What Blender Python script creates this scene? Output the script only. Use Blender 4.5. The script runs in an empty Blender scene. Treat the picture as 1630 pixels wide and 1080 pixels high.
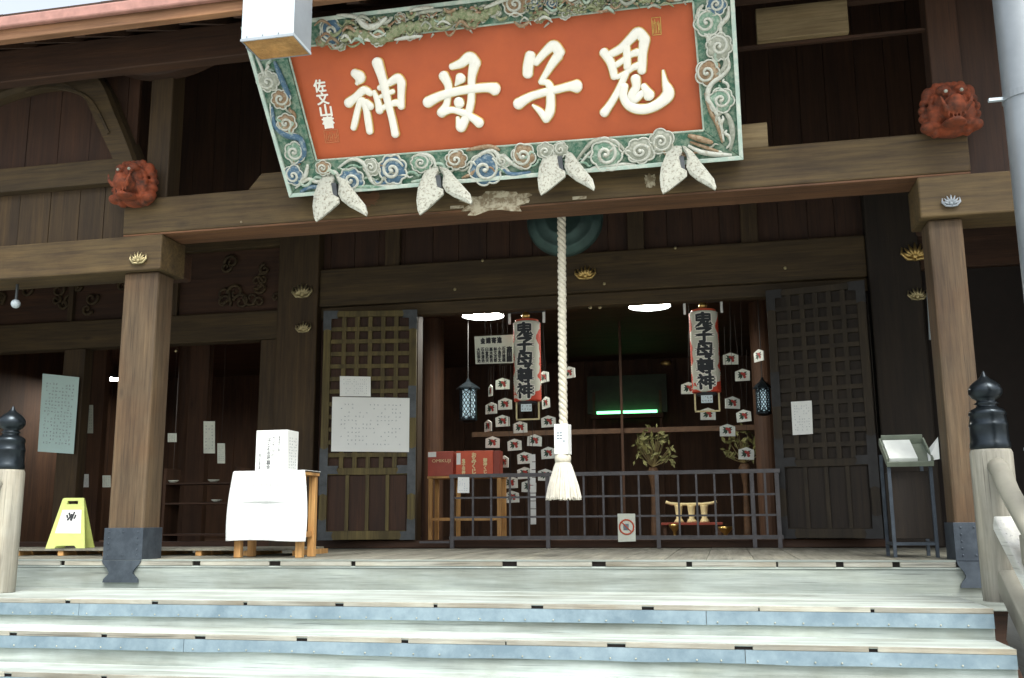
import bpy, bmesh, math, random
from mathutils import Vector, Matrix, noise
random.seed(7)
rad = math.radians
S = bpy.context.scene
C = S.collection
PI = math.pi

# ------------------------------------------------------------------ camera
F_PX = 1550.0
PITCH, YAW, ROLL = rad(10.5), rad(12.05), rad(-0.44)
CAM = Vector((0, -6.6, 0.268))
cy, sy, cp, sp = math.cos(YAW), math.sin(YAW), math.cos(PITCH), math.sin(PITCH)
FW = Vector((-sy*cp, cy*cp, sp)); RT0 = Vector((cy, sy, 0)); UP0 = RT0.cross(FW)
RT = math.cos(ROLL)*RT0 + math.sin(ROLL)*UP0
UP = -math.sin(ROLL)*RT0 + math.cos(ROLL)*UP0
cd = bpy.data.cameras.new('camera'); cam = bpy.data.objects.new('camera', cd); C.objects.link(cam)
m = Matrix.Identity(4)
for i in range(3):
    m[i][0] = RT[i]; m[i][1] = UP[i]; m[i][2] = -FW[i]; m[i][3] = CAM[i]
cam.matrix_world = m
cd.sensor_width = 36; cd.lens = F_PX/1630*36; cd.clip_end = 3000; cd.clip_start = 0.05
S.camera = cam

# ------------------------------------------------------------------ world, sun, exposure
W = bpy.data.worlds.new('World'); S.world = W; W.use_nodes = True
nt = W.node_tree; nt.nodes.clear()
sky = nt.nodes.new('ShaderNodeTexSky'); sky.sky_type = 'NISHITA'; sky.sun_disc = False
SUN_EL, SUN_AZ = rad(58), rad(150)
sky.sun_elevation = SUN_EL; sky.sun_rotation = SUN_AZ
sky.air_density = 1.3; sky.dust_density = 5.0; sky.ozone_density = 1.0
bg = nt.nodes.new('ShaderNodeBackground'); bg.inputs['Strength'].default_value = 0.15
wo = nt.nodes.new('ShaderNodeOutputWorld')
hsv = nt.nodes.new('ShaderNodeHueSaturation'); hsv.inputs['Saturation'].default_value = .42
nt.links.new(sky.outputs[0], hsv.inputs['Color']); nt.links.new(hsv.outputs[0], bg.inputs[0]); nt.links.new(bg.outputs[0], wo.inputs[0])
sl = bpy.data.lights.new('sun', 'SUN'); sl.energy = 1.5; sl.angle = rad(28); sl.color = (1, .98, .94)
so = bpy.data.objects.new('sun', sl); C.objects.link(so)
sd = Vector((math.sin(SUN_AZ)*math.cos(SUN_EL), math.cos(SUN_AZ)*math.cos(SUN_EL), math.sin(SUN_EL)))
so.rotation_euler = sd.to_track_quat('Z', 'Y').to_euler(); so.location = (0, -10, 12)
S.view_settings.view_transform = 'Standard'; S.view_settings.look = 'None'
S.view_settings.exposure = 1.2; S.view_settings.gamma = 1.0
S.view_settings.use_curve_mapping = False

# ------------------------------------------------------------------ pixel -> place helpers
def ray(px, py): return RT*((px-815)/F_PX) + UP*((540-py)/F_PX) + FW
def at(px, py, Y):
    d = ray(px, py); return CAM + d*((Y-CAM.y)/d.y)
def flr(px, py, Z=0.0):
    d = ray(px, py); return CAM + d*((Z-CAM.z)/d.z)
def X_(px, py, Y): return at(px, py, Y).x
def Z_(px, py, Y): return at(px, py, Y).z
def rect(x0, y0, x1, y1, Y):
    ym, xm = (y0+y1)/2, (x0+x1)/2
    return at(x0, ym, Y).x, at(x1, ym, Y).x, at(xm, y1, Y).z, at(xm, y0, Y).z

# ------------------------------------------------------------------ materials
MATS = {}
def _new(name):
    mt = bpy.data.materials.new(name); mt.use_nodes = True
    t = mt.node_tree; b = t.nodes['Principled BSDF']
    return mt, t, b
def coords(t, scale=(1, 1, 1)):
    tc = t.nodes.new('ShaderNodeTexCoord'); oi = t.nodes.new('ShaderNodeObjectInfo')
    mp = t.nodes.new('ShaderNodeMapping'); mp.inputs['Scale'].default_value = scale
    ad = t.nodes.new('ShaderNodeVectorMath'); ad.operation = 'ADD'
    ml = t.nodes.new('ShaderNodeVectorMath'); ml.operation = 'SCALE'; ml.inputs[0].default_value = (17, 31, 23)
    t.links.new(oi.outputs['Random'], ml.inputs['Scale'])
    t.links.new(tc.outputs['Object'], ad.inputs[0]); t.links.new(ml.outputs[0], ad.inputs[1])
    t.links.new(ad.outputs[0], mp.inputs['Vector'])
    return mp.outputs[0], ad.outputs[0]
def nz(t, vec, scale, detail=4, rough=.6):
    n = t.nodes.new('ShaderNodeTexNoise'); n.inputs['Scale'].default_value = scale
    n.inputs['Detail'].default_value = detail; n.inputs['Roughness'].default_value = rough
    t.links.new(vec, n.inputs['Vector']); return n.outputs['Fac']
def ramp(t, fac, stops):
    r = t.nodes.new('ShaderNodeValToRGB'); e = r.color_ramp.elements
    while len(e) < len(stops): e.new(.5)
    for k, (p, c) in enumerate(stops): e[k].position = p; e[k].color = (*c, 1)
    t.links.new(fac, r.inputs[0]); return r.outputs['Color']
def mix(t, fac, a, b, mode='MIX'):
    n = t.nodes.new('ShaderNodeMix'); n.data_type = 'RGBA'; n.blend_type = mode
    if isinstance(fac, float): n.inputs[0].default_value = fac
    else: t.links.new(fac, n.inputs[0])
    for v, i in ((a, 6), (b, 7)):
        if isinstance(v, tuple): n.inputs[i].default_value = (*v, 1)
        else: t.links.new(v, n.inputs[i])
    return n.outputs[2]
def bump(t, b, fac, strength, dist=.01):
    n = t.nodes.new('ShaderNodeBump'); n.inputs['Strength'].default_value = strength
    n.inputs['Distance'].default_value = dist
    t.links.new(fac, n.inputs['Height']); t.links.new(n.outputs[0], b.inputs['Normal'])
def wood(name, dark, light, axis='x', rough=.75, stain=(.6, .55, .5), amt=.5, bumps=.5, gs=1.0):
    if name not in ('tread_wood', 'riser_wood', 'board_white_wood', 'nosing_wood', 'newel_wood', 'rail_wood', 'floor_wood', 'post_wood'):
        g_, b_ = (1.10, .62) if name.startswith(('hall', 'beam_wood', 'lattice')) and name != 'beam_wood_red' else (.96, .62) if name.startswith('dark') else (1.02, .80)
        dark = (dark[0], dark[1]*g_, dark[2]*b_); light = (light[0], light[1]*g_, light[2]*b_)
    mt, t, b = _new(name)
    sc = {'x': (1.2*gs, 22*gs, 22*gs), 'z': (22*gs, 22*gs, 1.2*gs), 'y': (22*gs, 1.2*gs, 22*gs)}[axis]
    v, raw = coords(t, sc)
    g = nz(t, v, 1.6, 8, .68)
    col = ramp(t, g, [(.28, dark), (.5, tuple((a+c)/2 for a, c in zip(dark, light))), (.72, light)])
    v2 = nz(t, raw, 1.7, 5, .65)
    r2 = t.nodes.new('ShaderNodeMapRange'); r2.inputs[1].default_value = .42; r2.inputs[2].default_value = .72
    r2.inputs[4].default_value = amt; t.links.new(v2, r2.inputs[0])
    col2 = mix(t, r2.outputs[0], col, mix(t, 1.0, col, stain, 'MULTIPLY'))
    # fine dark checks along the grain
    v3, _ = coords(t, tuple(s*2.6 if s > 2 else s*.8 for s in sc))
    c3 = nz(t, v3, 1.7, 3, .5)
    r3 = t.nodes.new('ShaderNodeMapRange'); r3.inputs[1].default_value = .62; r3.inputs[2].default_value = .72
    r3.inputs[4].default_value = .75; t.links.new(c3, r3.inputs[0])
    col3 = mix(t, r3.outputs[0], col2, tuple(c*.45 for c in dark))
    v4, _ = coords(t, tuple(s*.16 if s > 2 else s*.35 for s in sc))
    n4 = nz(t, v4, 1.9, 3, .55)
    r4 = ramp(t, n4, [(.3, (.62, .60, .56)), (.52, (.95, .95, .95)), (.72, (1.25, 1.22, 1.15))])
    col4 = mix(t, 1.0, col3, r4, 'MULTIPLY')
    # blotchy weathering and knots
    vk, _ = coords(t, tuple(s*.12 if s > 2 else s*.9 for s in sc))
    vo = t.nodes.new('ShaderNodeTexVoronoi'); vo.inputs['Scale'].default_value = 1.3; t.links.new(vk, vo.inputs['Vector'])
    rk = t.nodes.new('ShaderNodeMapRange'); rk.inputs[1].default_value = .02; rk.inputs[2].default_value = .11
    rk.inputs[3].default_value = .55; rk.inputs[4].default_value = 0; t.links.new(vo.outputs['Distance'], rk.inputs[0])
    col5 = mix(t, rk.outputs[0], col4, tuple(c*.35 for c in dark))
    t.links.new(col5, b.inputs['Base Color'])
    b.inputs['Roughness'].default_value = rough
    bump(t, b, g, bumps, .006)
    MATS[name] = mt; return mt
def plain(name, col, rough=.6, metal=0, var=.15, nscale=12, bumps=.0, bscale=60, emit=None, es=0):
    mt, t, b = _new(name)
    v, raw = coords(t)
    n = nz(t, raw, nscale, 5, .6)
    c = ramp(t, n, [(.3, tuple(x*(1-var) for x in col)), (.7, tuple(min(1, x*(1+var)) for x in col))])
    t.links.new(c, b.inputs['Base Color'])
    b.inputs['Roughness'].default_value = rough; b.inputs['Metallic'].default_value = metal
    if bumps: bump(t, b, nz(t, raw, bscale, 4), bumps, .004)
    if emit:
        b.inputs['Emission Color'].default_value = (*emit, 1); b.inputs['Emission Strength'].default_value = es
    MATS[name] = mt; return mt
def worn(name, col, under, rough=.6, metal=0, scale=9, lo=.5, hi=.62, bumps=.3):
    """colour worn through in patches to what lies under it"""
    mt, t, b = _new(name)
    v, raw = coords(t)
    n = nz(t, raw, scale, 8, .7); n2 = nz(t, raw, scale*.3, 3)
    c = ramp(t, n, [(lo, col), (hi, under)])
    c2 = mix(t, n2, c, mix(t, 1.0, c, (.72, .74, .76), 'MULTIPLY'))
    t.links.new(c2, b.inputs['Base Color']); b.inputs['Roughness'].default_value = rough
    b.inputs['Metallic'].default_value = metal
    bump(t, b, n, bumps, .004)
    MATS[name] = mt; return mt

M = MATS
wood('beam_wood', (.042, .023, .014), (.130, .080, .051), 'x', stain=(.6, .5, .38), amt=.8)
wood('beam_wood_red', (.075, .034, .018), (.18, .082, .045), 'x')
wood('post_wood', (.050, .032, .0155), (.124, .086, .046), 'z', stain=(.95, .72, .52), amt=.8, gs=1.3)
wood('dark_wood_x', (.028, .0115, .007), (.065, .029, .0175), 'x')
wood('dark_wood_z', (.026, .0105, .0065), (.056, .0245, .0155), 'z')
wood('soot_wood', (.010, .006, .004), (.025, .016, .010), 'z')  # dark wood; on the right pillar, wall strip and door it paints in shade
wood('soot_lattice', (.015, .010, .006), (.040, .028, .017), 'z')  # shaded copy of the lattice wood, for the right door
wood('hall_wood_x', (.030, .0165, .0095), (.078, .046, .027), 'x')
wood('tan_wood', (.16, .11, .065), (.33, .25, .17), 'x')
wood('hall_wood_z', (.029, .0145, .0085), (.070, .039, .024), 'z')
wood('inner_wood_z', (.052, .023, .014), (.098, .045, .027), 'z')
wood('inner_wood_x', (.052, .023, .014), (.098, .045, .027), 'x')
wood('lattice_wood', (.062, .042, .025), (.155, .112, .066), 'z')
wood('floor_wood', (.13, .13, .10), (.27, .27, .22), 'y')
wood('tread_wood', (.28, .335, .318), (.51, .575, .55), 'x', stain=(.62, .61, .55), amt=.95, bumps=.35)
wood('riser_wood', (.185, .218, .20), (.335, .38, .355), 'x', stain=(.7, .68, .62), amt=.8)
wood('nosing_wood', (.19, .19, .16), (.42, .43, .375), 'x', stain=(.6, .5, .4), amt=.8)
wood('newel_wood', (.19, .185, .150), (.38, .375, .315), 'z', stain=(.7, .6, .5), amt=.7)
wood('rail_wood', (.22, .21, .17), (.42, .41, .35), 'y', stain=(.8, .7, .6), amt=.5)
wood('board_white_wood', (.62, .64, .60), (.8, .82, .78), 'y', amt=.3)
wood('pine_wood', (.42, .22, .09), (.62, .36, .17), 'z', stain=(.7, .5, .35), amt=.6)
wood('eave_wood', (.20, .095, .06), (.36, .19, .125), 'x', stain=(.7, .6, .55))
worn('blue_metal', (.16, .235, .28), (.29, .385, .43), .6, .2, 5, .4, .7, .15)
worn('shoe_metal', (.055, .070, .088), (.10, .125, .15), .5, .5, 9, .4, .7, .2)
plain('shade_dark_metal', (.028, .028, .028), .6, .4, .3)  # near-black metal; on the right door's fittings it paints in shade
plain('rail_brown', (.10, .052, .025), .7, 0, .3)
plain('door_metal', (.062, .070, .074), .5, .5, .3)
plain('rail_metal', (.08, .077, .08), .5, .5, .25)
plain('copper_pink', (.36, .19, .155), .45, .2, .2)
plain('finial_metal', (.022, .03, .036), .28, .7, .3)
plain('gold', (.60, .43, .16), .35, .8, .25)
plain('old_gold', (.42, .36, .20), .45, .7, .3)
plain('brass', (.55, .38, .12), .3, .9, .2)
plain('bronze_green', (.035, .065, .058), .5, .6, .35, 6)
plain('paper', (.80, .83, .80), .8, 0, .03, 4)
plain('cloth_white', (.60, .63, .62), .9, 0, .03, 5)
plain('aged_board', (.66, .70, .60), .8, 0, .1, 8)
plain('ink', (.03, .035, .04), .8, 0, .1)
plain('ink_grey', (.20, .25, .28), .8, 0, .2)
plain('ink_blue', (.15, .25, .42), .8, 0, .2)
plain('rope_white', (.60, .57, .46), .9, 0, .12, 40, .4, 160)
plain('tassel_white', (.60, .58, .50), .95, 0, .1, 30)
plain('notice_cyan', (.52, .70, .68), .8, 0, .04, 6)
plain('rail_plain', (.30, .295, .24), .65, 0, .22, 3, .2, 30)
plain('sign_yellow', (.52, .60, .17), .45, 0, .08)
plain('box_red', (.58, .09, .035), .55, 0, .12, 8)
plain('box_dark_red', (.36, .07, .045), .6, 0, .15, 8)
plain('box_side_red', (.26, .045, .025), .6, 0, .15, 8)
plain('cream_ink', (.75, .62, .33), .7, 0, .1)
plain('ema_wood', (.74, .78, .72), .7, 0, .12, 10)
plain('ema_red', (.38, .035, .025), .6, 0, .2, 60)
plain('ema_green', (.02, .06, .035), .6, 0, .2, 60)
plain('cord', (.015, .01, .008), .9)
plain('grey_stone', (.30, .30, .28), .9, 0, .2, 3, .3, 30)
plain('lamp_glow', (.9, .9, .85), .5, emit=(1, .97, .88), es=42)
plain('tube_green', (.3, .8, .4), .5, emit=(.16, .85, .30), es=2.4)
plain('dim_gilt', (.20, .20, .075), .5, .3, .4, 30)
plain('green_back', (.022, .030, .016), .6, 0, .3, 9)
plain('tray_white', (.80, .85, .80), .6, 0, .04)
plain('tray_green', (.17, .20, .155), .7, 0, .15)
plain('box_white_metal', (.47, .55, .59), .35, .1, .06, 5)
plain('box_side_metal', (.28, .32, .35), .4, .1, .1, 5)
plain('pipe_grey', (.23, .26, .28), .35, .2, .12, 4)
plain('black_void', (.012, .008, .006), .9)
plain('lantern_pane', (.60, .72, .76), .5, 0, .1, 50)
plain('lamp_pane_daylight', (.60, .72, .76), .5, 0, .1, 50, emit=(.55, .8, .9), es=.22)  # weak glow put into the pane to stand for daylight behind it
worn('plaque_red', (.53, .105, .026), (.46, .088, .024), .55, 0, 4, .4, .7, .08)
plain('letter_white', (.86, .85, .76), .5, 0, .04, 20)
plain('letter_gold', (.62, .43, .12), .4, .5, .2, 30)
plain('seal_gold', (.52, .20, .08), .6, 0, .2, 60)
worn('frame_mint', (.34, .46, .37), (.56, .62, .50), .7, 0, 22, .45, .62)
worn('frame_green', (.04, .145, .09), (.26, .34, .25), .7, 0, 26, .42, .62)
worn('frame_edge', (.48, .62, .53), (.66, .72, .62), .7, 0, 18, .45, .6)
worn('scroll_white', (.60, .62, .54), (.38, .36, .26), .7, 0, 36, .5, .68)
worn('scroll_blue', (.07, .15, .23), (.38, .45, .45), .7, 0, 30, .5, .66)
worn('scroll_brown', (.27, .17, .09), (.45, .36, .24), .7, 0, 34, .45, .66)
worn('scroll_grey', (.33, .35, .28), (.52, .53, .44), .7, 0, 34, .45, .66)
worn('scroll_green', (.15, .29, .20), (.44, .52, .42), .7, 0, 34, .45, .66)
worn('dragon_green', (.20, .25, .12), (.42, .40, .26), .7, 0, 44, .42, .66)
worn('dragon_brown', (.28, .14, .07), (.48, .38, .26), .7, 0, 44, .42, .66)
worn('fin_white', (.50, .51, .43), (.16, .14, .10), .85, 0, 55, .50, .66, .6)
worn('head_red', (.26, .052, .014), (.045, .018, .009), .8, 0, 11, .40, .66, .4)
worn('patch_pale', (.22, .17, .10), (.50, .45, .32), .8, 0, 16, .44, .56)

# ------------------------------------------------------------------ mesh builder
class MB:
    def __init__(s): s.v = []; s.f = []; s.mi = []; s.cur = 0
    def add(s, vs, fs):
        k = len(s.v); s.v += [Vector(v) for v in vs]
        s.f += [tuple(i+k for i in f) for f in fs]; s.mi += [s.cur]*len(fs); return s
    def box(s, x0, x1, y0, y1, z0, z1):
        vs = [(x, y, z) for x in (x0, x1) for y in (y0, y1) for z in (z0, z1)]
        return s.add(vs, [(0, 1, 3, 2), (4, 6, 7, 5), (0, 4, 5, 1), (2, 3, 7, 6), (0, 2, 6, 4), (1, 5, 7, 3)])
    def prism(s, pts, d):       # pts 3D polygon, extruded by vector d
        n = len(pts); pts = [Vector(p) for p in pts]; d = Vector(d)
        vs = pts+[p+d for p in pts]
        fs = [tuple(range(n)), tuple(range(2*n-1, n-1, -1))]+[(i, i+n, (i+1) % n+n, (i+1) % n) for i in range(n)]
        return s.add(vs, fs)
    def tube(s, pts, r, n=8, cap=True, flat=None):
        pts = [Vector(p) for p in pts]; N = len(pts)
        rs = r if isinstance(r, (list, tuple)) else [r]*N
        vs = []; prev = None
        for i, p in enumerate(pts):
            t = (pts[min(i+1, N-1)]-pts[max(i-1, 0)])
            t = t.normalized() if t.length > 1e-9 else Vector((0, 0, 1))
            if prev is None:
                a = Vector((0, 1, 0)) if abs(t.y) < .9 else Vector((1, 0, 0))
                u = (a-t*a.dot(t)).normalized()
            else:
                u = (prev-t*prev.dot(t)).normalized()
            prev = u; w = t.cross(u)
            for k in range(n):
                a = 2*PI*k/n
                vs.append(p+(u*math.cos(a)+w*math.sin(a))*rs[i])
        fs = [(i*n+k, i*n+(k+1) % n, (i+1)*n+(k+1) % n, (i+1)*n+k) for i in range(N-1) for k in range(n)]
        if cap: fs += [tuple(range(n-1, -1, -1)), tuple(range((N-1)*n, N*n))]
        return s.add(vs, fs)
    def bar(s, a, b, w, h, up=(0, 0, 1)):
        a, b = Vector(a), Vector(b); t = (b-a).normalized(); up = Vector(up)
        sd = t.cross(up).normalized(); u = sd.cross(t)
        q = [(-w/2, -h/2), (w/2, -h/2), (w/2, h/2), (-w/2, h/2)]
        vs = [p+sd*x+u*z for p in (a, b) for x, z in q]
        return s.add(vs, [(3, 2, 1, 0), (4, 5, 6, 7)]+[(i, (i+1) % 4, (i+1) % 4+4, i+4) for i in range(4)])
    def lathe(s, c, prof, n=24, ax='z'):
        vs = []; c = Vector(c)
        for (r, h) in prof:
            for k in range(n):
                a = 2*PI*k/n; x, y = math.cos(a)*r, math.sin(a)*r
                vs.append(c+(Vector((x, y, h)) if ax == 'z' else Vector((x, h, y))))
        N = len(prof)
        fs = [(i*n+k, i*n+(k+1) % n, (i+1)*n+(k+1) % n, (i+1)*n+k) for i in range(N-1) for k in range(n)]
        fs += [tuple(range(n-1, -1, -1)), tuple(range((N-1)*n, N*n))]
        return s.add(vs, fs)
    def ball(s, c, r, nu=12, nv=8):
        c = Vector(c); rr = r if isinstance(r, (tuple, list)) else (r, r, r)
        vs = [c+Vector((0, 0, -rr[2]))]
        for i in range(1, nv):
            a = -PI/2+PI*i/nv
            for k in range(nu):
                b = 2*PI*k/nu
                vs.append(c+Vector((rr[0]*math.cos(a)*math.cos(b), rr[1]*math.cos(a)*math.sin(b), rr[2]*math.sin(a))))
        vs.append(c+Vector((0, 0, rr[2])))
        fs = [(0, 1+(k+1) % nu, 1+k) for k in range(nu)]
        for i in range(nv-2):
            for k in range(nu):
                fs.append((1+i*nu+k, 1+i*nu+(k+1) % nu, 1+(i+1)*nu+(k+1) % nu, 1+(i+1)*nu+k))
        l = len(vs)-1; o = 1+(nv-2)*nu
        fs += [(o+k, o+(k+1) % nu, l) for k in range(nu)]
        return s.add(vs, fs)
    def build(s, name, mat, parent=None, smooth=False, bevel=0, kind=None, label=None):
        off = world_loc(parent)
        me = bpy.data.meshes.new(name)
        me.from_pydata([v-off for v in s.v], [], s.f)
        mats = mat if isinstance(mat, (list, tuple)) else [mat]
        for q in mats: me.materials.append(M[q])
        if len(mats) > 1:
            for p, i in zip(me.polygons, s.mi): p.material_index = i
        bm = bmesh.new(); bm.from_mesh(me); bmesh.ops.recalc_face_normals(bm, faces=bm.faces); bm.to_mesh(me); bm.free()
        if smooth:
            for p in me.polygons: p.use_smooth = True
        o = bpy.data.objects.new(name, me); C.objects.link(o)
        if parent: o.parent = parent
        if bevel:
            b = o.modifiers.new('bevel', 'BEVEL'); b.width = bevel; b.segments = 2; b.limit_method = 'ANGLE'
            b.harden_normals = False
        if kind: o['kind'] = kind
        if label: o['label'] = label
        return o
def world_loc(o):
    v = Vector((0, 0, 0))
    while o: v += o.location; o = o.parent
    return v
def rot_about(mb, origin, ang, ax='Z', start=0):
    R = Matrix.Rotation(ang, 3, ax); o = Vector(origin)
    for i in range(start, len(mb.v)): mb.v[i] = o+R@(mb.v[i]-o)
def tag(o, label, cat, group=None):
    o['label'] = label; o['category'] = cat
    if group: o['group'] = group
    return o
def thing(name, loc, label, cat, group=None):
    o = bpy.data.objects.new(name, None); C.objects.link(o); o.location = Vector(loc)
    o.empty_display_size = .1
    return tag(o, label, cat, group)
def dup(root, loc, label=None, rz=None):
    r = root.copy(); C.objects.link(r); r.location = Vector(loc)
    if rz is not None: r.rotation_euler = (0, 0, rz)
    if label: r['label'] = label
    for ch in list(root.children):
        c = ch.copy(); C.objects.link(c); c.parent = r
        for g in list(ch.children):
            d = g.copy(); C.objects.link(d); d.parent = c
    return r
def text(name, body, mat, parent, cx, y, cz, w=None, h=None, bold=0, vertical=False, wrap=None, fn=None, fat=0, fn_normal=None, lift=0):
    """flat lettering standing in the XZ plane, facing -Y"""
    cu = bpy.data.curves.new(name, 'FONT'); cu.body = '\n'.join(body) if vertical else body
    cu.align_x = 'CENTER'; cu.size = 1; cu.offset = min(bold, .006); cu.extrude = 0.0
    cu.space_line = .92
    cu.resolution_u = 3
    to = bpy.data.objects.new(name, cu); C.objects.link(to)
    bpy.context.view_layer.update()
    dg = bpy.context.evaluated_depsgraph_get()
    me = bpy.data.meshes.new_from_object(to.evaluated_get(dg))
    bpy.data.objects.remove(to)
    xs = [v.co.x for v in me.vertices]; ys = [v.co.y for v in me.vertices]
    if not xs: return None
    x0, x1, y0, y1 = min(xs), max(xs), min(ys), max(ys)
    sx = w/(x1-x0) if w else None; sz = h/(y1-y0) if h else None
    sx = sx or sz; sz = sz or sx
    off = world_loc(parent)
    if wrap:
        bm = bmesh.new(); bm.from_mesh(me)
        for k in range(1, 14):
            px = x0+(x1-x0)*k/14
            bmesh.ops.bisect_plane(bm, geom=bm.verts[:]+bm.edges[:]+bm.faces[:], plane_co=(px, 0, 0), plane_no=(1, 0, 0))
        bm.to_mesh(me); bm.free()
    for v in me.vertices:
        x = (v.co.x-(x0+x1)/2)*sx; z = (v.co.y-(y0+y1)/2)*sz
        if wrap:
            a = x/wrap
            p = Vector((cx+math.sin(a)*(wrap+.003+lift), y-math.cos(a)*(wrap+.003+lift), cz+z))
        elif fn: p = fn(x, z)
        else: p = Vector((cx+x, y, cz+z))
        v.co = p-off
    if fat:
        n = Vector((0, -1, 0)) if not fn else PN if fn_normal is None else fn_normal
        base_v = [v.co.copy() for v in me.vertices]; polys = [tuple(p.vertices) for p in me.polygons]
        e1 = (Vector((1, 0, 0))-n*n.x).normalized(); e2 = n.cross(e1)
        vs, fs = [], []
        for k in range(9):
            d = Vector((0, 0, 0)) if k == 8 else (e1*math.cos(k*PI/4)+e2*math.sin(k*PI/4))*fat
            b0 = len(vs); vs += [v+d+n*(.00016*k) for v in base_v]; fs += [tuple(i+b0 for i in p) for p in polys]
        me = bpy.data.meshes.new(name); me.from_pydata(vs, [], fs)
    me.materials.clear(); me.materials.append(M[mat])
    o = bpy.data.objects.new(name, me); C.objects.link(o); o.parent = parent
    return o

W_Y = 2.75      # plane of the hall front
Z_G = -1.36     # ground

# ------------------------------------------------------------------ ground
g = MB(); g.add([(-400, -400, Z_G), (400, -400, Z_G), (400, 400, Z_G), (-400, 400, Z_G)], [(0, 1, 2, 3)])
g.build('ground', 'grey_stone', kind='structure')
sl_ = MB()
for i in range(12):
    for j in range(6):
        x0 = -9+i*1.2+(.4 if j % 2 else 0); y0 = -10.5+j*1.2
        z = Z_G+.004+random.uniform(.02, .03)
        sl_.box(x0, x0+1.188, y0, y0+1.188, Z_G+.002, z)
sl_.build('paving', 'grey_stone', kind='structure')

# ------------------------------------------------------------------ the temple building
T = thing('temple_hall', (-1.4, 3, Z_G), 'dark brown wooden temple hall with a porch, lattice doors and stepped front', 'temple')
XL, XR = -9.5, 4.2
# floor planks
x = XL
while x < XR:
    w = random.uniform(.27, .33)
    MB().box(x, x+w-.005, 0.012, W_Y-.02, -.045, -random.uniform(0, .003)).build('floor_board', 'floor_wood', T)
    x += w
# base under the porch
MB().box(XL, XR, .10, W_Y+6.2, Z_G, -.05).build('foundation', 'dark_wood_x', T)
# posts
def post(x0, x1, ztop, zsh, shoe_bottom):
    yb = .23
    o = MB().box(x0, x1, .0, yb, .0, ztop).build('post', 'post_wood', T, bevel=.018)
    s = MB(); s.box(x0-.012, x1+.012, -.016, yb+.012, -.004, zsh)
    for k in range(5):
        for q in range(3):
            zz = .03+(zsh-.06)*k/4; xx = x0+.03+(x1-x0-.06)*q/2
            if k in (0, 4) or q in (0, 2): s.ball((xx, -.018, zz), (.007, .005, .007), 6, 4)
    s.build('metal_shoe', 'shoe_metal', o, bevel=.003)
    # fishtail tongue laid over the floor beam
    m_ = (x0+x1)/2; hw = (x1-x0)/2+.012
    z1, z0 = -.006, shoe_bottom; h = z1-z0
    pts = [(-1, 1), (1, 1), (.93, .84), (.70, .62), (.60, .45), (.62, .38), (.86, .16), (.90, 0), (-.90, 0), (-.86, .16), (-.62, .38), (-.60, .45), (-.70, .62), (-.93, .84)]
    MB().prism([(m_+hw*a, -.024, z0+h*b) for a, b in pts], (0, .02, 0)).build('fishtail_plate', 'shoe_metal', o)
    return o
pl0, pl1 = X_(171, 837, 0), X_(228, 837, 0)
pr0, pr1 = X_(1519, 830, 0), X_(1578, 830, 0)
z_tieL = Z_(210, 436, 0); z_tieR = Z_(1515, 346, 0)
z_tie = (z_tieL+z_tieR)/2
z_shoe = Z_(1535, 832, 0)
post(pl0, pl1, z_tie, z_shoe, -.165); post(pr0, pr1, z_tie, z_shoe, -.165)
# main beam
zb0 = (Z_(255, 368, -.04)+Z_(1458, 281, -.04))/2; zb1 = (Z_(255, 314, -.04)+Z_(1458, 213, -.04))/2
xb0, xb1 = X_(196, 350, -.04), X_(1545, 260, -.04)
mainbeam = MB().box(xb0, xb1, -.04, .27, zb0, zb1).build('main_beam', 'beam_wood', T, bevel=.012)
MB().box(xb0+.004, xb1-.004, -.034, .265, zb0-.016, zb0-.001).build('beam_soffit_board', 'beam_wood_red', T, bevel=.003)
# side tie beams with carved tips
zt0, zt1 = z_tie-.0, zb0-.018
def tie(xa, xb_):
    return MB().box(xa, xb_, -.05, .3, zt0+.002, zt1).build('tie_beam', 'beam_wood', T, bevel=.012)
tieL = tie(XL, X_(256, 410, -.05)); tieR = tie(X_(1463, 318, -.05), XR)
# stubs of the cross members behind the post heads
for x0, x1 in ((pl0+.02, pl1-.02), (pr0+.02, pr1-.02)):
    MB().box(x0, x1, .302, .52, zt0+.03, zt1-.02).build('beam_stub', 'dark_wood_x', T, bevel=.02)
# boards above the tie beams in the side bays
def boards(xa, xb_, y, z0, z1, mat, w0=.22, name='wall_board', gap=.006, par=None):
    x = xa
    while x < xb_-.03:
        w = min(random.uniform(w0*.85, w0*1.15), xb_-x)
        d = random.uniform(0, .006)
        MB().box(x, x+w-gap, y+d, y+.03+d, z0, z1).build(name, mat, par or T)
        x += w
zside = Z_(90, 305, .06)
boards(XL, xb0-.005, .06, zt1+.002, zside, 'hall_wood_z', .26)
MB().box(XL, xb0-.01, -.02, .26, zside+.002, Z_(90, 262, .0)).build('upper_side_beam', 'hall_wood_x', T, bevel=.01)
boards(XL, xb0-.005, .08, Z_(90, 262, .0)+.002, 4.6, 'dark_wood_z', .3)
MB().box(xb1+.01, XR, .06, .1, zt1+.002, 4.7).build('side_panel', 'dark_wood_z', T)
# struts on the main beam
def strut(xa, ya, xb_, yb, y0, mat='post_wood', name='strut', dz=0):
    X0, X1, Z0, Z1 = rect(xa, ya, xb_, yb, y0)
    return MB().box(X0, X1, y0, y0+.18, Z0, Z1+dz).build(name, mat, T, bevel=.01)
strut(236, 108, 271, 318, .02, 'hall_wood_z', dz=.5)
strut(1481, 0, 1531, 205, .02, 'dark_wood_z', dz=.8)
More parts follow.
